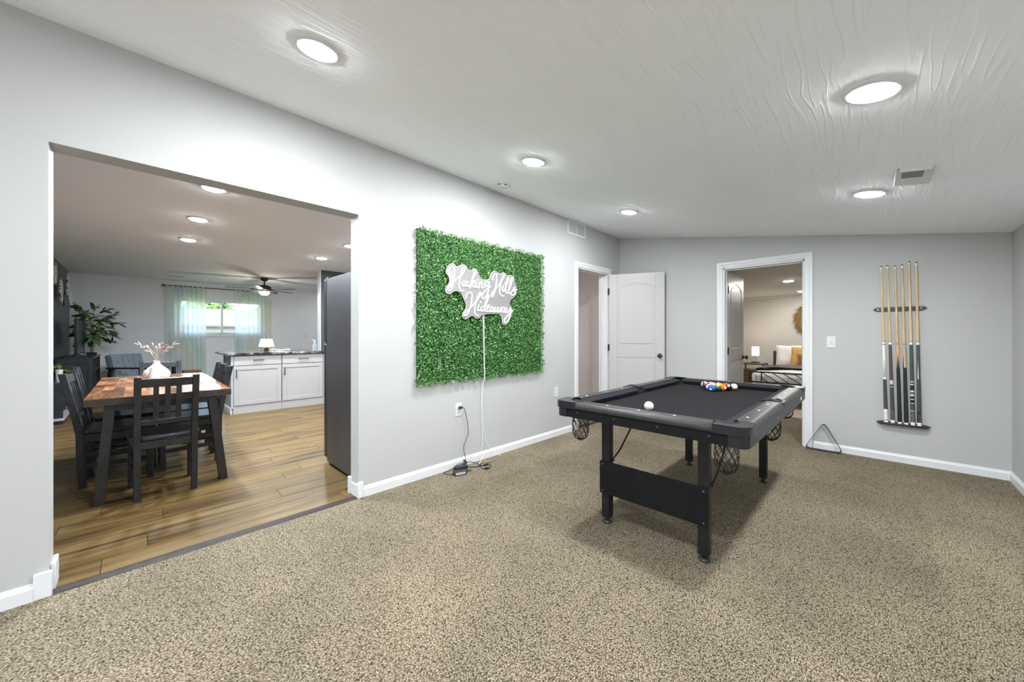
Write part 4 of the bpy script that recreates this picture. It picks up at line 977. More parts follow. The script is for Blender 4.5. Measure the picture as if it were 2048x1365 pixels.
# vases with dried grasses on the table
CER = mat('cream_ceramic', (.74, .68, .62), .55, noise=.06, nscale=30, bump=.05, bscale=80)
vs = thing('ring_vase', (-2.12, .125, TZ + .0006), 'cream ceramic round vase with a narrow neck on the dining table', 'vase')
MB().lathe([(.0, .002), (.045, .0), (.075, .02), (.094, .055), (.097, .085), (.085, .115), (.058, .142), (.032, .168), (.022, .188), (.022, .203), (.025, .207), (.018, .206), (.016, .19), (.016, .16), (0, .15)], 32).obj('body', CER, vs, smooth=True, world=False)
vs2 = thing('cylinder_vase', (-1.985, .105, TZ + .0006), 'small cream ceramic cylinder vase in front of the round vase', 'vase')
MB().lathe([(0, .001), (.04, 0), (.042, .03), (.036, .09), (.027, .135), (.025, .152), (.021, .152), (.021, .10), (0, .09)], 26).obj('body', CER, vs2, smooth=True, world=False)
STR = mat('dry_stem', (.55, .43, .30), .7, noise=.2); TUFT = mat('dry_tuft', (.70, .56, .44), .8, noise=.25, nscale=60, bump=.4, bscale=300); PINK = mat('pink_tuft', (.42, .27, .24), .8, noise=.35, nscale=60, bump=.4, bscale=300)
grs = random.Random(5)
dirs = []
for i in range(13): dirs.append((grs.uniform(-.52, .55), grs.uniform(.45, .85), 'bunny'))
for i, (s_, h_, kind) in enumerate(dirs):
    # s_ runs along the picture-parallel direction of the table end (+y, -x)
    dx, dy = .7, .72
    base = Vector((-2.12, .125, .94))
    L_ = .085 + .12 * h_
    tip = base + Vector((dx * s_ * .17, dy * s_ * .17, L_)) + Vector((grs.uniform(-.03, .03), 0, 0))
    mid = base + Vector((dx * s_ * .03, dy * s_ * .03, L_ * .55))
    g = thing('dried_grass_stem', (-2.12, .125, .93), 'dried %s stem in the round vase' % ('pampas plume' if kind == 'plume' else 'bunny tail'), 'dried grass', 'dried %s stems in the vase' % kind)
    pth = catmull([base - Vector((0, 0, .02)), mid, tip], 5)
    MB().tube(pth, .0012, 5).obj('stem', STR, g)
    d = (tip - mid).normalized()
    if kind == 'plume': MB().tube([tip - d * .035, tip - d * .01, tip + d * .02, tip + d * .045], [.0012, .0042, .0045, .0008], 8).obj('plume', TUFT, g, smooth=True)
    else: MB().tube([tip - d * .012, tip - d * .004, tip + d * .006, tip + d * .016], [.002, .007, .007, .002], 8).obj('tail', PINK if i % 3 else TUFT, g, smooth=True)

for sgn_, lab in ((-1, 'dried pampas stem arching toward the accent wall side'), (1, 'dried pampas stem arching toward the curtain side')):
    g = thing('dried_grass_stem', (-2.12, .125, .93), lab, 'dried grass', 'dried plume stems in the vase')
    base = Vector((-2.12, .125, .93)); dv_ = Vector((.7, .72, 0)) * sgn_
    pth = catmull([base, base + dv_ * .03 + Vector((0, 0, .08)), base + dv_ * .085 + Vector((0, 0, .135)), base + dv_ * .16 + Vector((0, 0, .185))], 6)
    MB().tube(pth, .0013, 5).obj('stem', STR, g)
    for i, q in enumerate((7, 10, 12, 14, 16, 18)):
        p = pth[min(q, len(pth) - 1)]; d = (dv_ * (.9 if i % 2 else .55) + Vector((0, 0, .25 if i % 2 else .8))).normalized()
        MB().tube([p, p + d * .014, p + d * .034, p + d * .056], [.0012, .0048, .0052, .0008], 8).obj('plume', TUFT, g, smooth=True)

# ------------------------------------------------------------------ peninsula cabinets, counter and what stands on it
for (y0, y1), lab in {(1.018, 1.660): 'white base cabinet at the open end of the peninsula', (1.664, 2.300): 'white base cabinet beside the refrigerator on the peninsula'}.items():
    c = thing('base_cabinet', (-4.53, (y0 + y1) / 2, 0), lab, 'cabinet', 'peninsula cabinets')
    MB().box(-4.84, -4.245, y0, y1, .12, .903).obj('carcass', CAB, c)
    MB().box(-4.84, -4.235, y0, y1, 0, .12).obj('plinth', CAB, c)
    d = MB().box(-4.245, -4.225, y0 + .006, y1 - .006, .742, .893).obj('drawer', CAB, c, bevel=.003)
    MB().box(-4.225 + .022, -4.225 + .032, (y0 + y1) / 2 - .075, (y0 + y1) / 2 + .075, .815, .826).obj('handle', BLACKM, d, bevel=.002)
    for q in (-.055, .055): MB().box(-4.225, -4.20, (y0 + y1) / 2 + q - .005, (y0 + y1) / 2 + q + .005, .816, .825).obj('handle_post', BLACKM, d)
    dr = MB().box(-4.245, -4.232, y0 + .006, y1 - .006, .128, .733).obj('door', CAB, c)
    fw = .06; mb = MB()
    for a, b, z0, z1 in ((y0 + .006, y0 + .006 + fw, .128, .733), (y1 - .006 - fw, y1 - .006, .128, .733), (y0 + .006 + fw, y1 - .006 - fw, .128, .128 + fw), (y0 + .006 + fw, y1 - .006 - fw, .733 - fw, .733)): mb.box(-4.232, -4.224, a, b, z0, z1)
    mb.obj('shaker_frame', CAB, dr, bevel=.002)
    MB().box(-4.202, -4.192, y0 + .03, y0 + .041, .555, .69).obj('handle', BLACKM, dr, bevel=.002)
    for z in (.57, .675): MB().box(-4.225, -4.20, y0 + .031, y0 + .040, z - .004, z + .004).obj('handle_post', BLACKM, dr)
MB().box(-4.86, -4.235, 2.304, 2.394, 0, .903).obj('filler_panel', CAB); tag(bpy.data.objects['filler_panel'], 'narrow white filler panel between peninsula cabinets and partition', 'panel')
ep = thing('end_panel', (-4.53, 1.01, 0), 'grey end panel of the peninsula with white skirting', 'panel')
MB().box(-4.86, -4.25, .998, 1.016, 0, .903).obj('board', CABG, ep); MB().box(-4.87, -4.235, .985, .998, 0, .09).obj('skirting', TRIMW, ep, bevel=.003)
MB().box(-4.262, -4.224, .99, 1.0165, .09, .903).obj('corner_post', CABG, ep)
MB().box(-5.0, -4.96, .998, 1.03, 0, .903).obj('bar_post', CABG, ep)
def granite():
    m, nt, b = _pr('granite'); N = nt.nodes; L = nt.links
    tc = N.new('ShaderNodeTexCoord'); n = N.new('ShaderNodeTexNoise'); n.inputs['Scale'].default_value = 9; n.inputs['Detail'].default_value = 6; n.inputs['Roughness'].default_value = .7
    L.new(tc.outputs['Object'], n.inputs['Vector']); r = N.new('ShaderNodeValToRGB'); e = r.color_ramp.elements
    e[0].position = .47; e[0].color = (.022, .02, .018, 1); e[1].position = .68; e[1].color = (.42, .40, .37, 1)
    L.new(n.outputs['Fac'], r.inputs['Fac']); L.new(r.outputs['Color'], b.inputs['Base Color']); b.inputs['Roughness'].default_value = .08
    return m
tag(MB().box(-5.22, -4.185, .915, 2.394, .905, .937).obj('countertop', granite(), bevel=.004), 'polished granite countertop on the peninsula', 'countertop')
LSH = mat('lamp_shade_linen', (.88, .82, .74), .8, noise=.05, nscale=80, emit=(1, .80, .58), es=.9)
lp = thing('table_lamp', (-4.96, 1.60, .938), 'small table lamp with a tapered cream shade on the countertop', 'lamp')
MB().lathe([(.0, 0), (.04, 0), (.042, .008), (.03, .016), (.034, .03), (.04, .045), (.028, .06), (.008, .068), (.006, .10), (.006, .24), (0, .24)], 24).obj('base', BLACKM, lp, smooth=True, world=False)
MB().lathe([(.118, .072), (.086, .208), (.083, .208), (.115, .072)], 28).obj('shade', LSH, lp, smooth=True, world=False)
MB().lathe([(.004, .208), (.007, .214), (.005, .222), (0, .225)], 10).obj('finial', BLACKM, lp, smooth=True, world=False)
bl = bpy.data.lights.new('bulb', 'POINT'); bl.energy = 3.0; bl.color = (1, .78, .55); bl.shadow_soft_size = .03
bo = bpy.data.objects.new('bulb', bl); COL.objects.link(bo); bo.parent = lp; bo.location = (0, 0, .15)
cg = thing('bead_garland', (-4.85, 1.80, .938), 'white bead garland lying on the countertop beside the lamp', 'garland')
for i in range(15):
    t = i / 14; MB().sphere((-4.98 + .25 * t, 1.66 + .24 * t, .938 + .0125 + (.012 * sin(t * 9) if i % 2 else .0)), .0125, 10, 8).obj('bead', mat('white_bead', (.84, .83, .80), .5, noise=.03), cg, smooth=True)
CLR = mat('clear_bottle', (.85, .88, .92), .05, trans=.85, noise=.0); CLR.node_tree.nodes['Principled BSDF'].inputs['IOR'].default_value = 1.2
sb = thing('soap_bottle', (-4.42, 2.22, .938), 'clear pump soap bottle on the countertop end', 'bottle')
MB().lathe([(0, 0), (.036, 0), (.038, .008), (.038, .10), (.030, .125), (.014, .14), (.014, .15), (0, .15)], 22).obj('body', CLR, sb, smooth=True, world=False)
MB().lathe([(.015, .15), (.015, .168), (.006, .17), (.005, .19), (0, .19)], 14).obj('pump_collar', PLASTW, sb, world=False)
MB().bar((0.0, .0, .19), (-.02, -.045, .188), .01, .008).obj('spout', PLASTW, sb, world=False)

# refrigerator
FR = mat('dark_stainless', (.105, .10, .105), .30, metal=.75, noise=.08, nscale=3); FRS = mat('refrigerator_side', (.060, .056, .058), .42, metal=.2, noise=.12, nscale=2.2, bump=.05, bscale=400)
fg = thing('refrigerator', (-.57, 1.66, 0), 'tall dark top-freezer refrigerator beside the wide opening', 'refrigerator')
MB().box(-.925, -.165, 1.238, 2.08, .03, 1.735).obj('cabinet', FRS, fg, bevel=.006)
MB().box(-1.0, -.932, 1.236, 2.082, .06, 1.125).obj('lower_door', FR, fg, bevel=.012, seg=3); MB().box(-1.0, -.932, 1.236, 2.082, 1.14, 1.735).obj('freezer_door', FR, fg, bevel=.012, seg=3)
MB().box(-1.035, -1.0, 1.98, 2.01, .55, 1.08).obj('handle', FR, fg, bevel=.006); MB().box(-1.035, -1.0, 1.98, 2.01, 1.18, 1.5).obj('handle', FR, fg, bevel=.006)
MB().box(-.985, -.90, 1.245, 1.29, 1.736, 1.752).obj('hinge_cover', BLP, fg, bevel=.004); MB().box(-.97, -.90, 1.245, 1.285, 1.126, 1.139).obj('middle_hinge', BLP, fg)
MB().box(-.92, -.17, 1.26, 2.06, .0, .03).obj('base_grille', BLP, fg)

# ------------------------------------------------------------------ living room
fan = thing('ceiling_fan', (-6.63, 1.91, ZC), 'dark ceiling fan with five blades and a glowing bowl light', 'ceiling fan')
FANM = mat('fan_bronze', (.028, .026, .025), .4, metal=.4, noise=.1)
MB().lathe([(.075, 0), (.075, -.02), (.05, -.06), (.02, -.065), (.014, -.07), (.014, -.16), (0, -.16)], 24).obj('canopy_and_rod', FANM, fan, smooth=True, world=False)
MB().lathe([(.02, -.145), (.07, -.155), (.125, -.185), (.138, -.215), (.13, -.25), (.09, -.275), (.09, -.29), (0, -.29)], 28).obj('motor_housing', FANM, fan, smooth=True, world=False)
MB().lathe([(.098, -.288), (.098, -.30), (.09, -.33), (.06, -.355), (.03, -.365), (0, -.367)], 26).obj('glass_bowl', mat('fan_bowl', (.9, .85, .78), .4, emit=(1, .82, .60), es=5.0), fan, smooth=True, world=False)
BLD = mat('fan_blade', (.035, .032, .03), .25, noise=.2)
for i in range(5):
    a = radians(-30 + 72 * i); M = Matrix.Rotation(a, 4, 'Z') @ Matrix.Translation((0, 0, -.245)) @ Matrix.Rotation(radians(11), 4, 'X')
    mb = MB(); pl = [(.17, -.05), (.45, -.068), (.64, -.066), (.66, -.045), (.66, .045), (.64, .066), (.45, .068), (.17, .05)]
    mb.prism(pl, -.004, .004); mb.V = [tuple(M @ Vector(p)) for p in mb.V]; mb.obj('blade', BLD, fan, world=False)
    mb = MB(); mb.box(.11, .24, -.02, .02, -.01, -.004); mb.V = [tuple(M @ Vector(p)) for p in mb.V]; mb.obj('blade_iron', FANM, fan, world=False)
for (x, y), l in (((.10, .09), .17), ((-.09, -.06), .15)):
    MB().tube([(x, y, -.285), (x, y, -.29 - l)], .0016, 5).obj('pull_chain', CHROME, fan, world=False); MB().sphere((x, y, -.295 - l), .010, 8, 6).obj('pull_knob', FANM, fan, world=False)
fl = bpy.data.lights.new('bulb', 'POINT'); fl.energy = 12; fl.color = (1, .93, .85); fl.shadow_soft_size = .08
fo = bpy.data.objects.new('bulb', fl); COL.objects.link(fo); fo.parent = fan; fo.location = (0, 0, -.42)

def curtain_mat():
    m, nt, b = _pr('sheer_curtain'); N = nt.nodes; L = nt.links
    tc = N.new('ShaderNodeTexCoord'); mp = N.new('ShaderNodeMapping'); mp.inputs['Scale'].default_value = (3, 3, .8); L.new(tc.outputs['Object'], mp.inputs['Vector'])
    n = N.new('ShaderNodeTexNoise'); n.inputs['Scale'].default_value = 1.5; n.inputs['Detail'].default_value = 3; L.new(mp.outputs['Vector'], n.inputs['Vector'])
    r = N.new('ShaderNodeValToRGB'); e = r.color_ramp.elements
    e[0].position = .38; e[0].color = (.76, .88, .84, 1); e[1].position = .62; e[1].color = (.86, .86, .74, 1); k = e.new(.5); k.color = (.92, .94, .90, 1)
    L.new(n.outputs['Fac'], r.inputs['Fac'])
    df = N.new('ShaderNodeBsdfDiffuse'); tl = N.new('ShaderNodeBsdfTranslucent'); tp = N.new('ShaderNodeBsdfTransparent')
    L.new(r.outputs['Color'], df.inputs['Color']); L.new(r.outputs['Color'], tl.inputs['Color'])
    m1 = N.new('ShaderNodeMixShader'); m1.inputs[0].default_value = .6; L.new(df.outputs[0], m1.inputs[1]); L.new(tl.outputs[0], m1.inputs[2])
    m2 = N.new('ShaderNodeMixShader'); m2.inputs[0].default_value = .22; L.new(m1.outputs[0], m2.inputs[1]); L.new(tp.outputs[0], m2.inputs[2])
    L.new(m2.outputs[0], N['Material Output'].inputs['Surface']); N.remove(b)
    return m
CURT = curtain_mat()
for y0, y1, lab, ph in ((.43, 1.12, 'sheer mint curtain on the plant side of the window', 0), (1.66, 2.42, 'sheer mint curtain behind the ceiling fan', 1.3)):
    n = 90; V = []; F_ = []
    zs = (2.335, 2.30, 2.27, 1.7, 1.0, .4, .02)
    for z in zs:
        for i in range(n + 1):
            t = i / n; k = 1 if z < 2.29 else .55
            x = -8.375 + k * (.024 * sin(t * 2 * pi * 8 + ph) + .010 * sin(t * 2 * pi * 17 + 2 * ph + z)); y = y0 + (y1 - y0) * t + .012 * sin(t * 40 + z * 2) * (2.3 - z) * .4
            V.append((x, y, z))
    for j in range(len(zs) - 1):
        for i in range(n): a_ = j * (n + 1) + i; F_.append((a_, a_ + 1, a_ + n + 2, a_ + n + 1))
    mb = MB(); mb.V = V; mb.F = F_; o = mb.obj('sheer_curtain', CURT, smooth=True, org=(-8.375, (y0 + y1) / 2, 1.2)); tag(o, lab, 'curtain', 'sheer curtains at the window')
rod = thing('curtain_rod', (-8.375, 1.5, 2.315), 'thin black curtain rod above the window', 'curtain rod')
MB().tube([(-8.375, .41, 2.315), (-8.375, 2.52, 2.315)], .009, 10).obj('pole', BLACKM, rod)
for y in (.395, 2.535): MB().sphere((-8.375, y, 2.315), .022, 12, 8).obj('finial', BLACKM, rod, smooth=True)
for y in (.425, 1.42, 2.50): MB().bar((-8.45, y, 2.315), (-8.375, y, 2.315), .012, .02).obj('bracket', BLACKM, rod)
dv = thing('ceiling_register', (-7.6, .55, ZC), 'slim ceiling register near the living room window', 'vent')
MB().box(-.06, .06, -.16, .16, -.008, 0).obj('frame', PLASTW, dv, world=False, bevel=.002)
for i in range(4): MB().box(-.042 + i * .024, -.03 + i * .024, -.14, .14, -.0095, -.008).obj('slat', mat('register_grey', (.3, .3, .3), .5, noise=.1), dv, world=False)

# armchair turned to the room
BLUE = mat('blue_grey_fabric', (.20, .25, .30), .85, noise=.15, nscale=60, bump=.2, bscale=300)
ac = thing('armchair', (-7.38, .085, 0), 'blue-grey tufted armchair with dark wooden arms', 'armchair', rz=radians(-45))
# local: +y faces forward, x across
MB().box(-.29, .29, -.28, .36, .27, .42).obj('seat_cushion', BLUE, ac, world=False, bevel=.03, seg=3)
mb = MB(); M = Matrix.Translation((0, -.27, .36)) @ Matrix.Rotation(radians(14), 4, 'X'); mb.box(-.30, .30, -.07, .06, 0, .50, M); bk = mb.obj('back_cushion', BLUE, ac, world=False, bevel=.035, seg=3)
for ix in (-.2, 0, .2):
    for iz in (.16, .34):
        p = M @ Vector((ix, .064, iz)); MB().sphere(p, .011, 8, 6).obj('tuft_button', mat('tuft_button', (.10, .13, .16), .8, noise=.1), bk, world=False)
    p0 = M @ Vector((ix + .1, .0605, .03)); p1 = M @ Vector((ix + .1, .0605, .47)); MB().tube([p0, p1], .004, 5).obj('tuft_seam', mat('tuft_button', (.10, .13, .16)), bk, world=False)
for s_ in (-1, 1):
    MB().box(s_ * .33 - .03, s_ * .33 + .03, -.36, .38, .585, .615).obj('arm', BLACKW, ac, world=False, bevel=.006)
    MB().bar((s_ * .33, .30, 0), (s_ * .33, .27, .59), .04, .06).obj('front_leg', BLACKW, ac, world=False)
    MB().bar((s_ * .33, -.40, 0), (s_ * .33, -.27, .59), .04, .06).obj('rear_leg', BLACKW, ac, world=False)
MB().box(-.31, .31, -.26, .32, .20, .27).obj('seat_frame', BLACKW, ac, world=False)
stl = thing('side_table', (-7.24, .775, 0), 'small wooden side table in front of the curtain', 'table')
MB().box(-.15, .15, -.145, .145, .455, .50).obj('top', BROWNW, stl, world=False, bevel=.008)
for x in (-.12, .12):
    for y in (-.12, .12): MB().bar((x * 1.2, y * 1.2, 0), (x, y, .456), .022, .022).obj('leg', BLACKM, stl, world=False)

# media console along the accent wall
mc = thing('media_console', (-7.2, -.71, 0), 'tall black media console with open shelves by the accent wall', 'cabinet')
CX0, CX1, CY0_, CY1_ = -8.15, -6.43, YD + .015, -.51
MB().box(CX0, CX1, CY0_, CY1_, .815, .838).obj('top', BLACKW, mc, bevel=.003)
for x in (CX0, -7.2, CX1 - .03): MB().box(x, x + .03, CY0_, CY1_ - .01, 0, .815).obj('upright', BLACKW, mc)
MB().box(CX0, CX1, CY0_, CY0_ + .012, .02, .82).obj('back_panel', BLACKW, mc)
for z in (.06, .33, .58): MB().box(CX0 + .03, CX1 - .03, CY0_ + .012, CY1_ - .015, z, z + .022).obj('shelf', BLACKW, mc)
mb = MB()
for y0, y1, z0, z1 in ((CY0_, CY0_ + .05, .05, .80), (CY1_ - .06, CY1_ - .01, .05, .80), (CY0_ + .05, CY1_ - .06, .05, .10), (CY0_ + .05, CY1_ - .06, .75, .80)): mb.box(CX1, CX1 + .008, y0, y1, z0, z1)
mb.obj('end_frame', BLACKW, mc, bevel=.002)
for i, (x, z, w, h, c) in enumerate(((-6.62, .602, .12, .07, (.35, .33, .30)), (-6.75, .602, .16, .05, (.12, .12, .13)), (-6.64, .352, .14, .10, (.25, .22, .2)), (-6.95, .352, .16, .08, (.5, .48, .45)))):
    tag(MB().box(x - w / 2, x + w / 2, -.72, -.56, z + .0005, z + h).obj('storage_box', mat('box_%s' % 'abcd'[i], c, .6, noise=.15), bevel=.004), ('beige', 'black', 'brown', 'pale')[i] + ' storage box on a shelf of the media console', 'box')
tv = thing('television', (-6.96, -.70, .8385), 'black flat television seen edge-on on the media console', 'television', rz=radians(-1))
MB().box(-.48, .48, -.012, .022, .06, .635).obj('panel', mat('tv_black', (.012, .013, .015), .2, noise=.1), tv, world=False, bevel=.004)
MB().box(-.472, .472, .0222, .0235, .07, .627).obj('screen', mat('tv_screen', (.012, .013, .015), .35, noise=.05, spec=.2), tv, world=False)
for x in (-.36, .36):
    MB().bar((x, .0, .062), (x, .15, .006), .016, .012).obj('foot', BLACKM, tv, world=False); MB().bar((x, .0, .062), (x, -.12, .006), .016, .012).obj('foot', BLACKM, tv, world=False)

# artificial ficus on the console
LEAFG = mat('ficus_leaf', (.05, .12, .035), .45, noise=.0)
def ri_leaf(name, cols, rough=.4):
    m, nt, b = _pr(name); N = nt.nodes; L = nt.links; oi = N.new('ShaderNodeObjectInfo'); r = N.new('ShaderNodeValToRGB'); e = r.color_ramp.elements
    e[0].color = (*cols[0], 1); e[1].color = (*cols[-1], 1)
    for i, c in enumerate(cols[1:-1]): k = e.new((i + 1) / (len(cols) - 1)); k.color = (*c, 1)
    L.new(oi.outputs['Random'], r.inputs['Fac']); L.new(r.outputs['Color'], b.inputs['Base Color']); b.inputs['Roughness'].default_value = rough
    return m
FIC = ri_leaf('ficus_leaf_green', [(.025, .07, .022), (.05, .13, .035), (.08, .18, .05), (.13, .24, .09)])
def leaf_mesh(name, l, w, m):
    P = [(0, 0, 0), (w * .7, l * .3, .02 * l), (w, l * .5, 0), (w * .55, l * .8, -.06 * l), (0, l, -.14 * l), (-w * .55, l * .8, -.06 * l), (-w, l * .5, 0), (-w * .7, l * .3, .02 * l), (0, l * .5, -.05 * l)]
    return MB().add(P, [(0, 1, 8), (1, 2, 8), (2, 3, 8), (3, 4, 8), (4, 5, 8), (5, 6, 8), (6, 7, 8), (7, 0, 8)]).mesh(name, m, True)
fic = thing('ficus_tree', (-7.66, -.60, .8385), 'leafy artificial ficus on the media console', 'plant')
MB().lathe([(0, 0), (.055, 0), (.07, .05), (.074, .055), (.06, .055), (0, .045)], 20).obj('pot', BLP, fic, smooth=True, world=False)
BARK = mat('bark', (.20, .15, .10), .85, noise=.3, nscale=40, bump=.5, bscale=80)
MB().tube(catmull([(0, 0, .04), (.01, .0, .2), (-.01, .01, .38), (.0, .0, .55)], 5), .014, 8).obj('trunk', BARK, fic, smooth=True, world=False)
MB().tube(catmull([(.01, .02, .04), (-.015, .01, .2), (.012, -.01, .38), (.0, .02, .55)], 5), .011, 8).obj('trunk', BARK, fic, smooth=True, world=False)
lm = leaf_mesh('leaf', .135, .033, FIC); rf = random.Random(21)
for i in range(24):
    a = 2.399 * i; zt = .22 + .72 * ((i * 7) % 24) / 24; R_ = .20 + .22 * sin(min(1, (zt - .15) / .8) * pi)
    z0 = .2 + .35 * (zt - .2) / .75
    s0 = Vector((0, 0, z0)); tip = Vector((R_ * cos(a), max(-.24, R_ * sin(a) * .72 + .03), zt)); mid = (s0 + tip) * .5 + Vector((0, 0, .09))
    pth = catmull([s0, mid, tip], 5)
    MB().tube(pth, [.004 * (1 - .7 * j / (len(pth) - 1)) for j in range(len(pth))], 5).obj('branch', BARK, fic, world=False)
    for j in range(11):
        p = pth[min(len(pth) - 1, 3 + (j * 9) // 11)]
        d = (tip - mid).normalized() + Vector((rf.uniform(-.9, .9), rf.uniform(-.9, .9), rf.uniform(-.7, .25))); d.normalize()
        if -.60 + p.y + d.y * .17 < YD + .03: d.y = abs(d.y) + .2; d.normalize()
        o = bpy.data.objects.new('leaf', lm); COL.objects.link(o); o.parent = fic; o.location = p
        q = Vector((0, 1, 0)).rotation_difference(d); o.rotation_euler = (q @ Matrix.Rotation(rf.uniform(-.6, .6), 3, 'Y').to_quaternion()).to_euler()
        k = rf.uniform(.8, 1.25); o.scale = (k, k, k)

# low black cabinet with plants, mugs on its bottom shelf
lc = thing('low_cabinet', (-5.75, -.81, 0), 'low black cabinet with an open bottom shelf by the accent wall', 'cabinet')
MB().box(-6.38, -5.1, YD + .015, -.705, .20, .56).obj('body', BLACKW, lc, bevel=.004)
MB().box(-6.38, -5.1, YD + .015, -.70, .56, .575).obj('top', mat('smoked_glass_top', (.05, .06, .055), .1, noise=.1), lc)
MB().box(-6.38, -5.1, YD + .015, -.70, .055, .085).obj('bottom_shelf', mat('pale_shelf', (.42, .40, .38), .4, noise=.1, nscale=20), lc)
MB().box(-6.38, -5.1, YD + .015, -.699, .035, .055).obj('shelf_edge', BLACKW, lc)
for x in (-6.37, -5.13): MB().box(x, x + .02, YD + .015, -.71, 0, .20).obj('side', BLACKW, lc)
for x in (-5.95, -5.52): MB().box(x - .004, x + .004, -.705, -.702, .22, .55).obj('door_gap', DARKHOLE, lc)
tr = thing('wooden_tray', (-6.06, -.81, .0855), 'small round-cornered wooden tray under the blue mugs', 'tray')
MB().box(-.07, .07, -.10, .09, 0, .012).obj('base', BROWNW, tr, world=False, bevel=.004); MB().box(.065, .073, -.10, .09, .012, .024).obj('rim', BROWNW, tr, world=False); MB().box(-.073, -.065, -.10, .09, .012, .024).obj('rim', BROWNW, tr, world=False)
def mug_mat():
    m, nt, b = _pr('blue_pattern_glaze'); N = nt.nodes; L = nt.links
    tc = N.new('ShaderNodeTexCoord'); w = N.new('ShaderNodeTexChecker'); w.inputs['Scale'].default_value = 70; w.inputs[1].default_value = (.10, .26, .42, 1); w.inputs[2].default_value = (.66, .72, .76, 1)
    mp = N.new('ShaderNodeMapping'); mp.inputs['Rotation'].default_value = (0, .6, .785); L.new(tc.outputs['Object'], mp.inputs['Vector']); L.new(mp.outputs['Vector'], w.inputs['Vector'])
    L.new(w.outputs['Color'], b.inputs['Base Color']); b.inputs['Roughness'].default_value = .25; return m
MUG = mug_mat()
for y, lab in ((-.865, 'blue patterned mug on the wooden tray, nearer the accent wall'), (-.768, 'blue patterned mug on the wooden tray, at its open end')):
    g = thing('mug', (-6.05, y, .098), lab, 'mug', 'mugs on the tray')
    MB().lathe([(0, 0), (.028, 0), (.034, .02), (.037, .07), (.034, .07), (.031, .02), (0, .008)], 22).obj('cup', MUG, g, smooth=True, world=False)
    MB().tube([(-.032, 0, .055), (-.052, 0, .05), (-.055, 0, .03), (-.032, 0, .018)], .004, 6).obj('handle', MUG, g, smooth=True, world=False)
POTH = ri_leaf('pothos_leaf_green', [(.05, .12, .035), (.11, .22, .06), (.18, .32, .10)])
pp = thing('potted_pothos', (-5.95, -.80, .5755), 'trailing green pothos in a black pot on the low cabinet', 'plant')
MB().lathe([(0, 0), (.055, 0), (.08, .06), (.084, .085), (.07, .085), (0, .07)], 20).obj('pot', BLP, pp, smooth=True, world=False)
pm = leaf_mesh('leaf', .075, .026, POTH)
for i in range(70):
    a = rf.uniform(0, 2 * pi); el = rf.uniform(-.2, 1.1); R_ = rf.uniform(.05, .125)
    o = bpy.data.objects.new('leaf', pm); COL.objects.link(o); o.parent = pp; y_ = R_ * sin(a) * cos(el)
    o.location = (R_ * cos(a) * cos(el) * 1.4, max(-.06, y_), .09 + R_ * sin(el) * 1.0)
    d = Vector((cos(a), abs(sin(a)) if y_ < -.05 else sin(a), rf.uniform(-.5, .5))).normalized(); q = Vector((0, 1, 0)).rotation_difference(d); o.rotation_euler = q.to_euler()
cn = thing('candle_jar', (-5.72, -.80, .5755), 'pale pink candle jar on the low cabinet beside the pothos', 'candle')
MB().lathe([(0, 0), (.035, 0), (.036, .11), (.033, .115), (0, .115)], 20).obj('jar', mat('pink_jar', (.62, .52, .52), .3, noise=.05), cn, smooth=True, world=False); MB().lathe([(.037, .115), (.037, .135), (0, .138)], 20).obj('lid', PLASTW, cn, world=False)
# carved wing-shaped wall art
def art_mat():
    m, nt, b = _pr('patterned_bone_paint'); N = nt.nodes; L = nt.links; tc = N.new('ShaderNodeTexCoord')
    n = N.new('ShaderNodeTexNoise'); n.inputs['Scale'].default_value = 22; n.inputs['Detail'].default_value = 3; L.new(tc.outputs['Object'], n.inputs['Vector'])
    r = N.new('ShaderNodeValToRGB'); e = r.color_ramp.elements; r.color_ramp.interpolation = 'CONSTANT'
    e[0].position = 0; e[0].color = (.04, .04, .035, 1); e[1].position = .43; e[1].color = (.60, .57, .48, 1); k = e.new(.56); k.color = (.42, .40, .24, 1)
    L.new(n.outputs['Fac'], r.inputs['Fac']); L.new(r.outputs['Color'], b.inputs['Base Color']); b.inputs['Roughness'].default_value = .5; return m
ART = art_mat(); WH2 = mat('bone_white', (.66, .65, .60), .5, noise=.1)
wa = thing('carved_wall_art', (-7.3, YD, 2.0), 'carved leaf-shaped panels in bone and black on the accent wall', 'wall art')
def blade_shape(cx_, cz_, l, w, ang, off, m):
    n = 14; P = []
    for i in range(n + 1): t = i / n; P.append((w * sin(pi * t) ** .8, l * (t - .5)))
    P += [(-x, z) for x, z in reversed(P[1:-1])]
    c_, s_ = cos(ang), sin(ang); Q = [(cx_ + x * c_ - z * s_, cz_ + x * s_ + z * c_) for x, z in P]
    mb = MB(); mb.prism(Q, YD + off, YD + off + .018, lambda x, z, d: (x, d, z)); mb.obj('leaf_panel', m, wa, bevel=.004)
blade_shape(-6.38, 2.17, .34, .13, .05, .02, ART); blade_shape(-6.75, 1.93, .46, .17, -.35, .045, ART); blade_shape(-7.25, 2.07, .48, .17, .05, .075, ART)
blade_shape(-7.75, 2.08, .28, .12, -.3, .03, ART); blade_shape(-7.75, 1.87, .36, .13, -.45, .06, WH2); blade_shape(-7.25, 1.84, .24, .07, .2, .03, BLACKW)

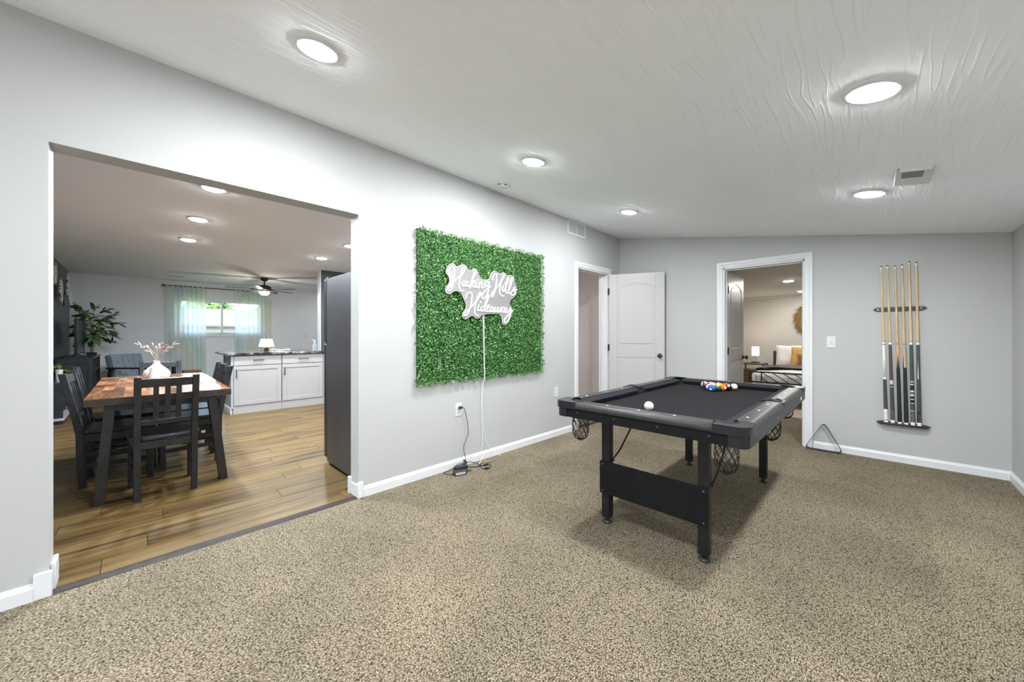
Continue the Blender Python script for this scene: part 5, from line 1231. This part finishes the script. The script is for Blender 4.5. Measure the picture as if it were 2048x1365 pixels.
# ------------------------------------------------------------------ bedroom
FRM = mat('bed_steel', (.03, .03, .031), .5, noise=.15)
bed = thing('bed', (1.98, 8.5, 0), 'black metal bed with a slanted-bar footboard', 'bed')
BXL, BXR, BF, BH = 1.20, 2.76, 7.42, 9.62
for x in (BXL, BXR):
    MB().box(x - .02, x + .02, BF - .02, BF + .02, 0, .60).obj('foot_post', FRM, bed); MB().box(x - .022, x + .022, BH - .02, BH + .02, 0, .88).obj('head_post', FRM, bed)
    MB().box(x - .015, x + .015, BF, BH, .30, .35).obj('side_rail', FRM, bed)
for z in (.585, .415): MB().box(BXL, BXR, BF - .012, BF + .012, z - .012, z + .012).obj('footboard_rail', FRM, bed)
for z in (.84, .64, .45): MB().box(BXL, BXR, BH - .012, BH + .012, z - .012, z + .012).obj('headboard_rail', FRM, bed)
for i, x in enumerate((1.36, 1.94, 2.52)): MB().box(x - .008, x + .008, BF - .008, BF + .008, .415, .585).obj('footboard_bar', FRM, bed)
for i in range(5):
    x0 = 1.36 + i * .145 - .145; a = (max(1.36, x0), BF, .585 if x0 >= 1.36 else .585 - (1.36 - x0) * .17 / .25); xe = x0 + .25
    b = (min(1.94, xe), BF, .415 if xe <= 1.94 else .585 - (1.94 - x0) * .17 / .25)
    MB().bar(a, b, .012, .012).obj('slanted_bar', FRM, bed)
    MB().bar((3.88 - a[0], a[1], a[2]), (3.88 - b[0], b[1], b[2]), .012, .012).obj('slanted_bar', FRM, bed)
mt = tag(MB().box(BXL + .03, BXR - .03, BF + .05, BH - .04, .33, .56).obj('mattress', mat('mattress_white', (.78, .76, .74), .8, noise=.03), bevel=.05, seg=3), 'white mattress on the metal bed', 'mattress')
def drape(name, y0, y1, x0, x1, z, drop, m, label, cat, th=.03, seed=0, front=0.):
    n = 36; k = 26; V = []; F_ = []; rr_ = random.Random(seed)
    xs = []
    tot = (x1 - x0) + 2 * drop
    for i in range(n + 1):
        s = tot * i / n
        for j in range(k + 1):
            y = y0 + (y1 - y0) * j / k
            if s < drop: x = x0 - .012 - .05 * (1 - s / drop) ** 1.3 * (1 + .4 * sin(j * 1.3 + seed)); zz = z - drop + s
            elif s > tot - drop: q = (s - (tot - drop)); x = x1 + .012 + .05 * (q / drop) ** 1.3; zz = z - q
            else: x = x0 + (s - drop); zz = z + .012 * sin(x * 9 + j * .4 + seed) * sin(j * .55 + x * 3) + .03 * sin(pi * (s - drop) / (x1 - x0))
            if front and j < 6: y = y0 + .05 * (j / 6) ** 2 - .02 * sin(x * 13) * (1 - j / 6); zz -= front * (1 - j / 6) ** 1.1
            V.append((x, y, zz))
    for i in range(n):
        for j in range(k): a_ = i * (k + 1) + j; F_.append((a_, a_ + 1, a_ + k + 2, a_ + k + 1))
    mb = MB(); mb.V = V; mb.F = F_; o = mb.obj(name, m, smooth=True); sm_ = o.modifiers.new('thickness', 'SOLIDIFY'); sm_.thickness = th; sm_.offset = 1
    return tag(o, label, cat)
drape('duvet', BF + .04, BH - .35, BXL + .02, BXR - .02, .575, .30, mat('duvet_white', (.75, .72, .69), .85, noise=.06, nscale=8, bump=.25, bscale=14), 'white rumpled duvet spread over the bed', 'duvet', .035, 2, .2)
drape('throw_blanket', BF + .55, BF + 1.25, BXL - .02, BXR + .02, .625, .33, mat('grey_green_throw', (.13, .14, .125), .9, noise=.1, nscale=50, bump=.2, bscale=200), 'grey-green throw blanket across the duvet', 'blanket', .014, 4)
def pillow(name, loc, w, h, t, rot, m, label):
    n = 14; V = []; F_ = []
    for s_ in (1, -1):
        for i in range(n + 1):
            for j in range(n + 1):
                u = -1 + 2 * i / n; v = -1 + 2 * j / n; b = max(0, (1 - u ** 4) * (1 - v ** 4)) ** .5
                pin = 1 - .06 * (1 - abs(u)) * abs(v) ** 3 - .0; pin2 = 1 - .06 * (1 - abs(v)) * abs(u) ** 3
                V.append((u * w / 2 * pin2, s_ * (b * t / 2 * (1 + .07 * sin(5 * u + 3 * v))), v * h / 2 * pin))
    q = (n + 1) ** 2
    for i in range(n):
        for j in range(n): a_ = i * (n + 1) + j; F_ += [(a_, a_ + 1, a_ + n + 2, a_ + n + 1), (q + a_ + n + 1, q + a_ + n + 2, q + a_ + 1, q + a_)]
    mb = MB(); mb.V = V; mb.F = F_; o = mb.obj(name, m, smooth=True); o.location = loc; o.rotation_euler = rot; return tag(o, label, 'pillow', 'pillows on the bed')
pillow('pillow', (1.46, 9.44, .80), .42, .42, .15, (radians(-14), 0, radians(4)), mat('pillow_white', (.84, .82, .80), .8, noise=.04, bump=.3, bscale=14), 'crinkled white pillow against the metal headboard')
pillow('pillow', (1.75, 9.27, .79), .46, .40, .16, (radians(-16), 0, radians(-2)), mat('pillow_mustard', (.62, .38, .12), .8, noise=.08, bump=.2, bscale=14), 'mustard yellow pillow beside the white one')
pillow('pillow', (1.86, 9.06, .735), .44, .22, .12, (radians(-16), 0, 0), mat('pillow_leather', (.28, .12, .05), .4, noise=.1, bump=.1), 'brown leather lumbar pillow in front of the mustard one')
ns = thing('nightstand', (.86, 9.42, 0), 'nightstand with black metal frame and brown wooden drawer', 'nightstand')
for x in (.655, 1.065):
    for y in (9.22, 9.62): MB().box(x - .012, x + .012, y - .012, y + .012, 0, .60).obj('leg', FRM, ns)
mb = MB(); mb.box(.643, 1.077, 9.208, 9.232, .585, .61); mb.box(.643, 1.077, 9.608, 9.632, .585, .61); mb.box(.643, .667, 9.232, 9.608, .585, .61); mb.box(1.053, 1.077, 9.232, 9.608, .585, .61); mb.obj('top_frame', FRM, ns)
MB().box(.667, 1.053, 9.232, 9.608, .597, .605).obj('glass_top', mat('nightstand_glass', (.25, .26, .25), .08, noise=.05), ns)
dw = MB().box(.67, 1.05, 9.22, 9.61, .13, .47).obj('drawer_box', BROWNW, ns, bevel=.003); MB().box(.80, .92, 9.205, 9.22, .30, .31).obj('handle', FRM, dw)
bl2 = thing('bedside_lamp', (.885, 9.42, .6105), 'glowing white square bedside lamp on the nightstand', 'lamp')
MB().box(-.07, .07, -.05, .05, 0, .03).obj('base', BLP, bl2, world=False, bevel=.003); MB().tube([(0, 0, .03), (0, 0, .16)], .006, 8).obj('stem', CHROME, bl2, world=False)
SHD = mat('lit_shade', (.95, .9, .82), .7, emit=(1, .86, .66), es=2.2)
mb = MB(); q = .056
for a, b in (((-q, -q), (q, -q)), ((q, -q), (q, q)), ((q, q), (-q, q)), ((-q, q), (-q, -q))): mb.bar((*a, .255), (*b, .255), .003, .19)
mb.obj('shade', SHD, bl2, world=False)
pb = bpy.data.lights.new('bulb', 'POINT'); pb.energy = 3.5; pb.color = (1, .84, .64); pb.shadow_soft_size = .03; po = bpy.data.objects.new('bulb', pb); COL.objects.link(po); po.parent = bl2; po.location = (0, 0, .30)
wr = thing('grass_wreath_mirror', (1.98, BY1, 1.545), 'round mirror framed by brown dried grass on the bedroom wall', 'mirror')
M = Matrix.Translation((1.98, BY1 - .012, 1.545)) @ Matrix.Rotation(pi / 2, 4, 'X'); MB().lathe([(.33, -.01), (.33, .004), (0, .004)], 36, M).obj('mirror', mat('mirror_glass', (.9, .9, .9), .02, metal=1., noise=0), wr)
GRS = leaf_mat('dried_palm', [(.13, .07, .02), (.24, .14, .04), (.35, .22, .08), (.18, .10, .03)], .7)
V = []; Fc = []; rw_ = random.Random(9)
for i in range(2600):
    a = rw_.uniform(0, 2 * pi); r0 = rw_.uniform(.30, .42); l = rw_.uniform(.08, .20); sw = a + .9 + rw_.uniform(-.25, .25)
    p = Vector((1.98 + r0 * cos(a), BY1 - rw_.uniform(.012, .05), 1.545 + r0 * sin(a) * .86)); d = Vector((cos(sw) , -.15 * rw_.random(), sin(sw))) * l
    if p.z + d.z > BZ - .06: continue
    w = Vector((-sin(sw), 0, cos(sw))) * rw_.uniform(.003, .006); o = len(V)
    V += [p - w, p + w, p + d]; Fc.append((o, o + 1, o + 2))
mb = MB(); mb.V = [tuple(p) for p in V]; mb.F = Fc; g = mb.obj('dried_grass', GRS, wr); g['kind'] = 'stuff'
tag(MB().box(1.0, 3.0, 6.70, 8.3, .0, .012).obj('area_rug', mat('shaggy_rug', (.55, .48, .38), .95, noise=.35, nscale=9, bump=.6, bscale=120), bevel=.004), 'pale patterned rug under the foot of the bed', 'rug')

# ------------------------------------------------------------------ outside the windows
struct(MB().box(-3, 12, -14, YB - T - .01, -.4, -.12).obj('added_patio', mat('pale_concrete', (.62, .61, .59), .8, noise=.1, nscale=3)), 'pale concrete patio bouncing sunlight in through the added window')  # unseen pale slab added to bounce sunlight up onto the games room ceiling
struct(MB().box(-140, 60, -90, 110, -.5, -.4).obj('ground', mat('lawn', (.14, .22, .07), .9, noise=.3, nscale=.5)))
nb = thing('neighbouring_house', (-50, 8, -.4), 'pale neighbouring house with grey shingle roof seen through the window', 'house')
SID = mat('white_siding', (.20, .21, .22), .6, noise=.03)
MB().box(-58, -50, -14, 30, -.4, 2.3).obj('wall', SID, nb)
for i in range(9): MB().box(-50, -49.97, -14, 30, -.3 + i * .29, -.3 + i * .29 + .25).obj('siding_board', SID, nb)
mb = MB(); mb.prism([(-49.3, 2.25), (-54, 4.25), (-58.7, 2.25), (-58.7, 2.4), (-54, 4.45), (-49.3, 2.4)], -14.6, 30.6, lambda x, z, d: (x, d, z)); mb.obj('roof', mat('pale_shingle', (.105, .097, .10), .8, noise=.12, nscale=6), nb)
MB().box(-49.32, -49.2, -14.6, 30.6, 2.2, 2.36).obj('gutter', mat('dark_gutter', (.05, .05, .06), .5, noise=.1), nb)
TREE = leaf_mat('tree_leaf', [(.025, .08, .012), (.06, .15, .02), (.11, .24, .05)], .6)
for i, (y, x, h, r, lab) in enumerate(((0, -66, 6.5, 3.0, 'leafy tree behind the neighbouring roof, plant side'), (7.5, -68, 7.0, 3.3, 'tall leafy tree behind the middle of the neighbouring roof'), (15, -66, 6.2, 3.0, 'leafy tree behind the neighbouring roof, lamp side'), (23, -67, 6.8, 3.8, 'leafy tree far along the neighbouring roof'))):
    t = thing('tree', (x, y, -.4), lab, 'tree', 'trees outside the window'); MB().tube([(0, 0, 0), (.1, 0, 2), (0, .1, h * .7)], [.3, .24, .1], 8).obj('trunk', BARK, t, world=False)
    V = []; Fc = []; q = random.Random(i)
    for k in range(3500):
        d = Vector((q.gauss(0, 1), q.gauss(0, 1), q.gauss(0, 1))).normalized(); p = Vector((0, 0, h * .72)) + Vector((d.x * r, d.y * r, d.z * r * .72)) * q.random() ** .33
        a = Vector((q.gauss(0, 1), q.gauss(0, 1), q.gauss(0, 1))).normalized() * .28; b = a.cross(d).normalized() * .14; o = len(V); V += [p - a, p + b, p + a, p - b]; Fc.append((o, o + 1, o + 2, o + 3))
    mb = MB(); mb.V = [tuple(p) for p in V]; mb.F = Fc; cr = mb.obj('crown', TREE, t, world=False)
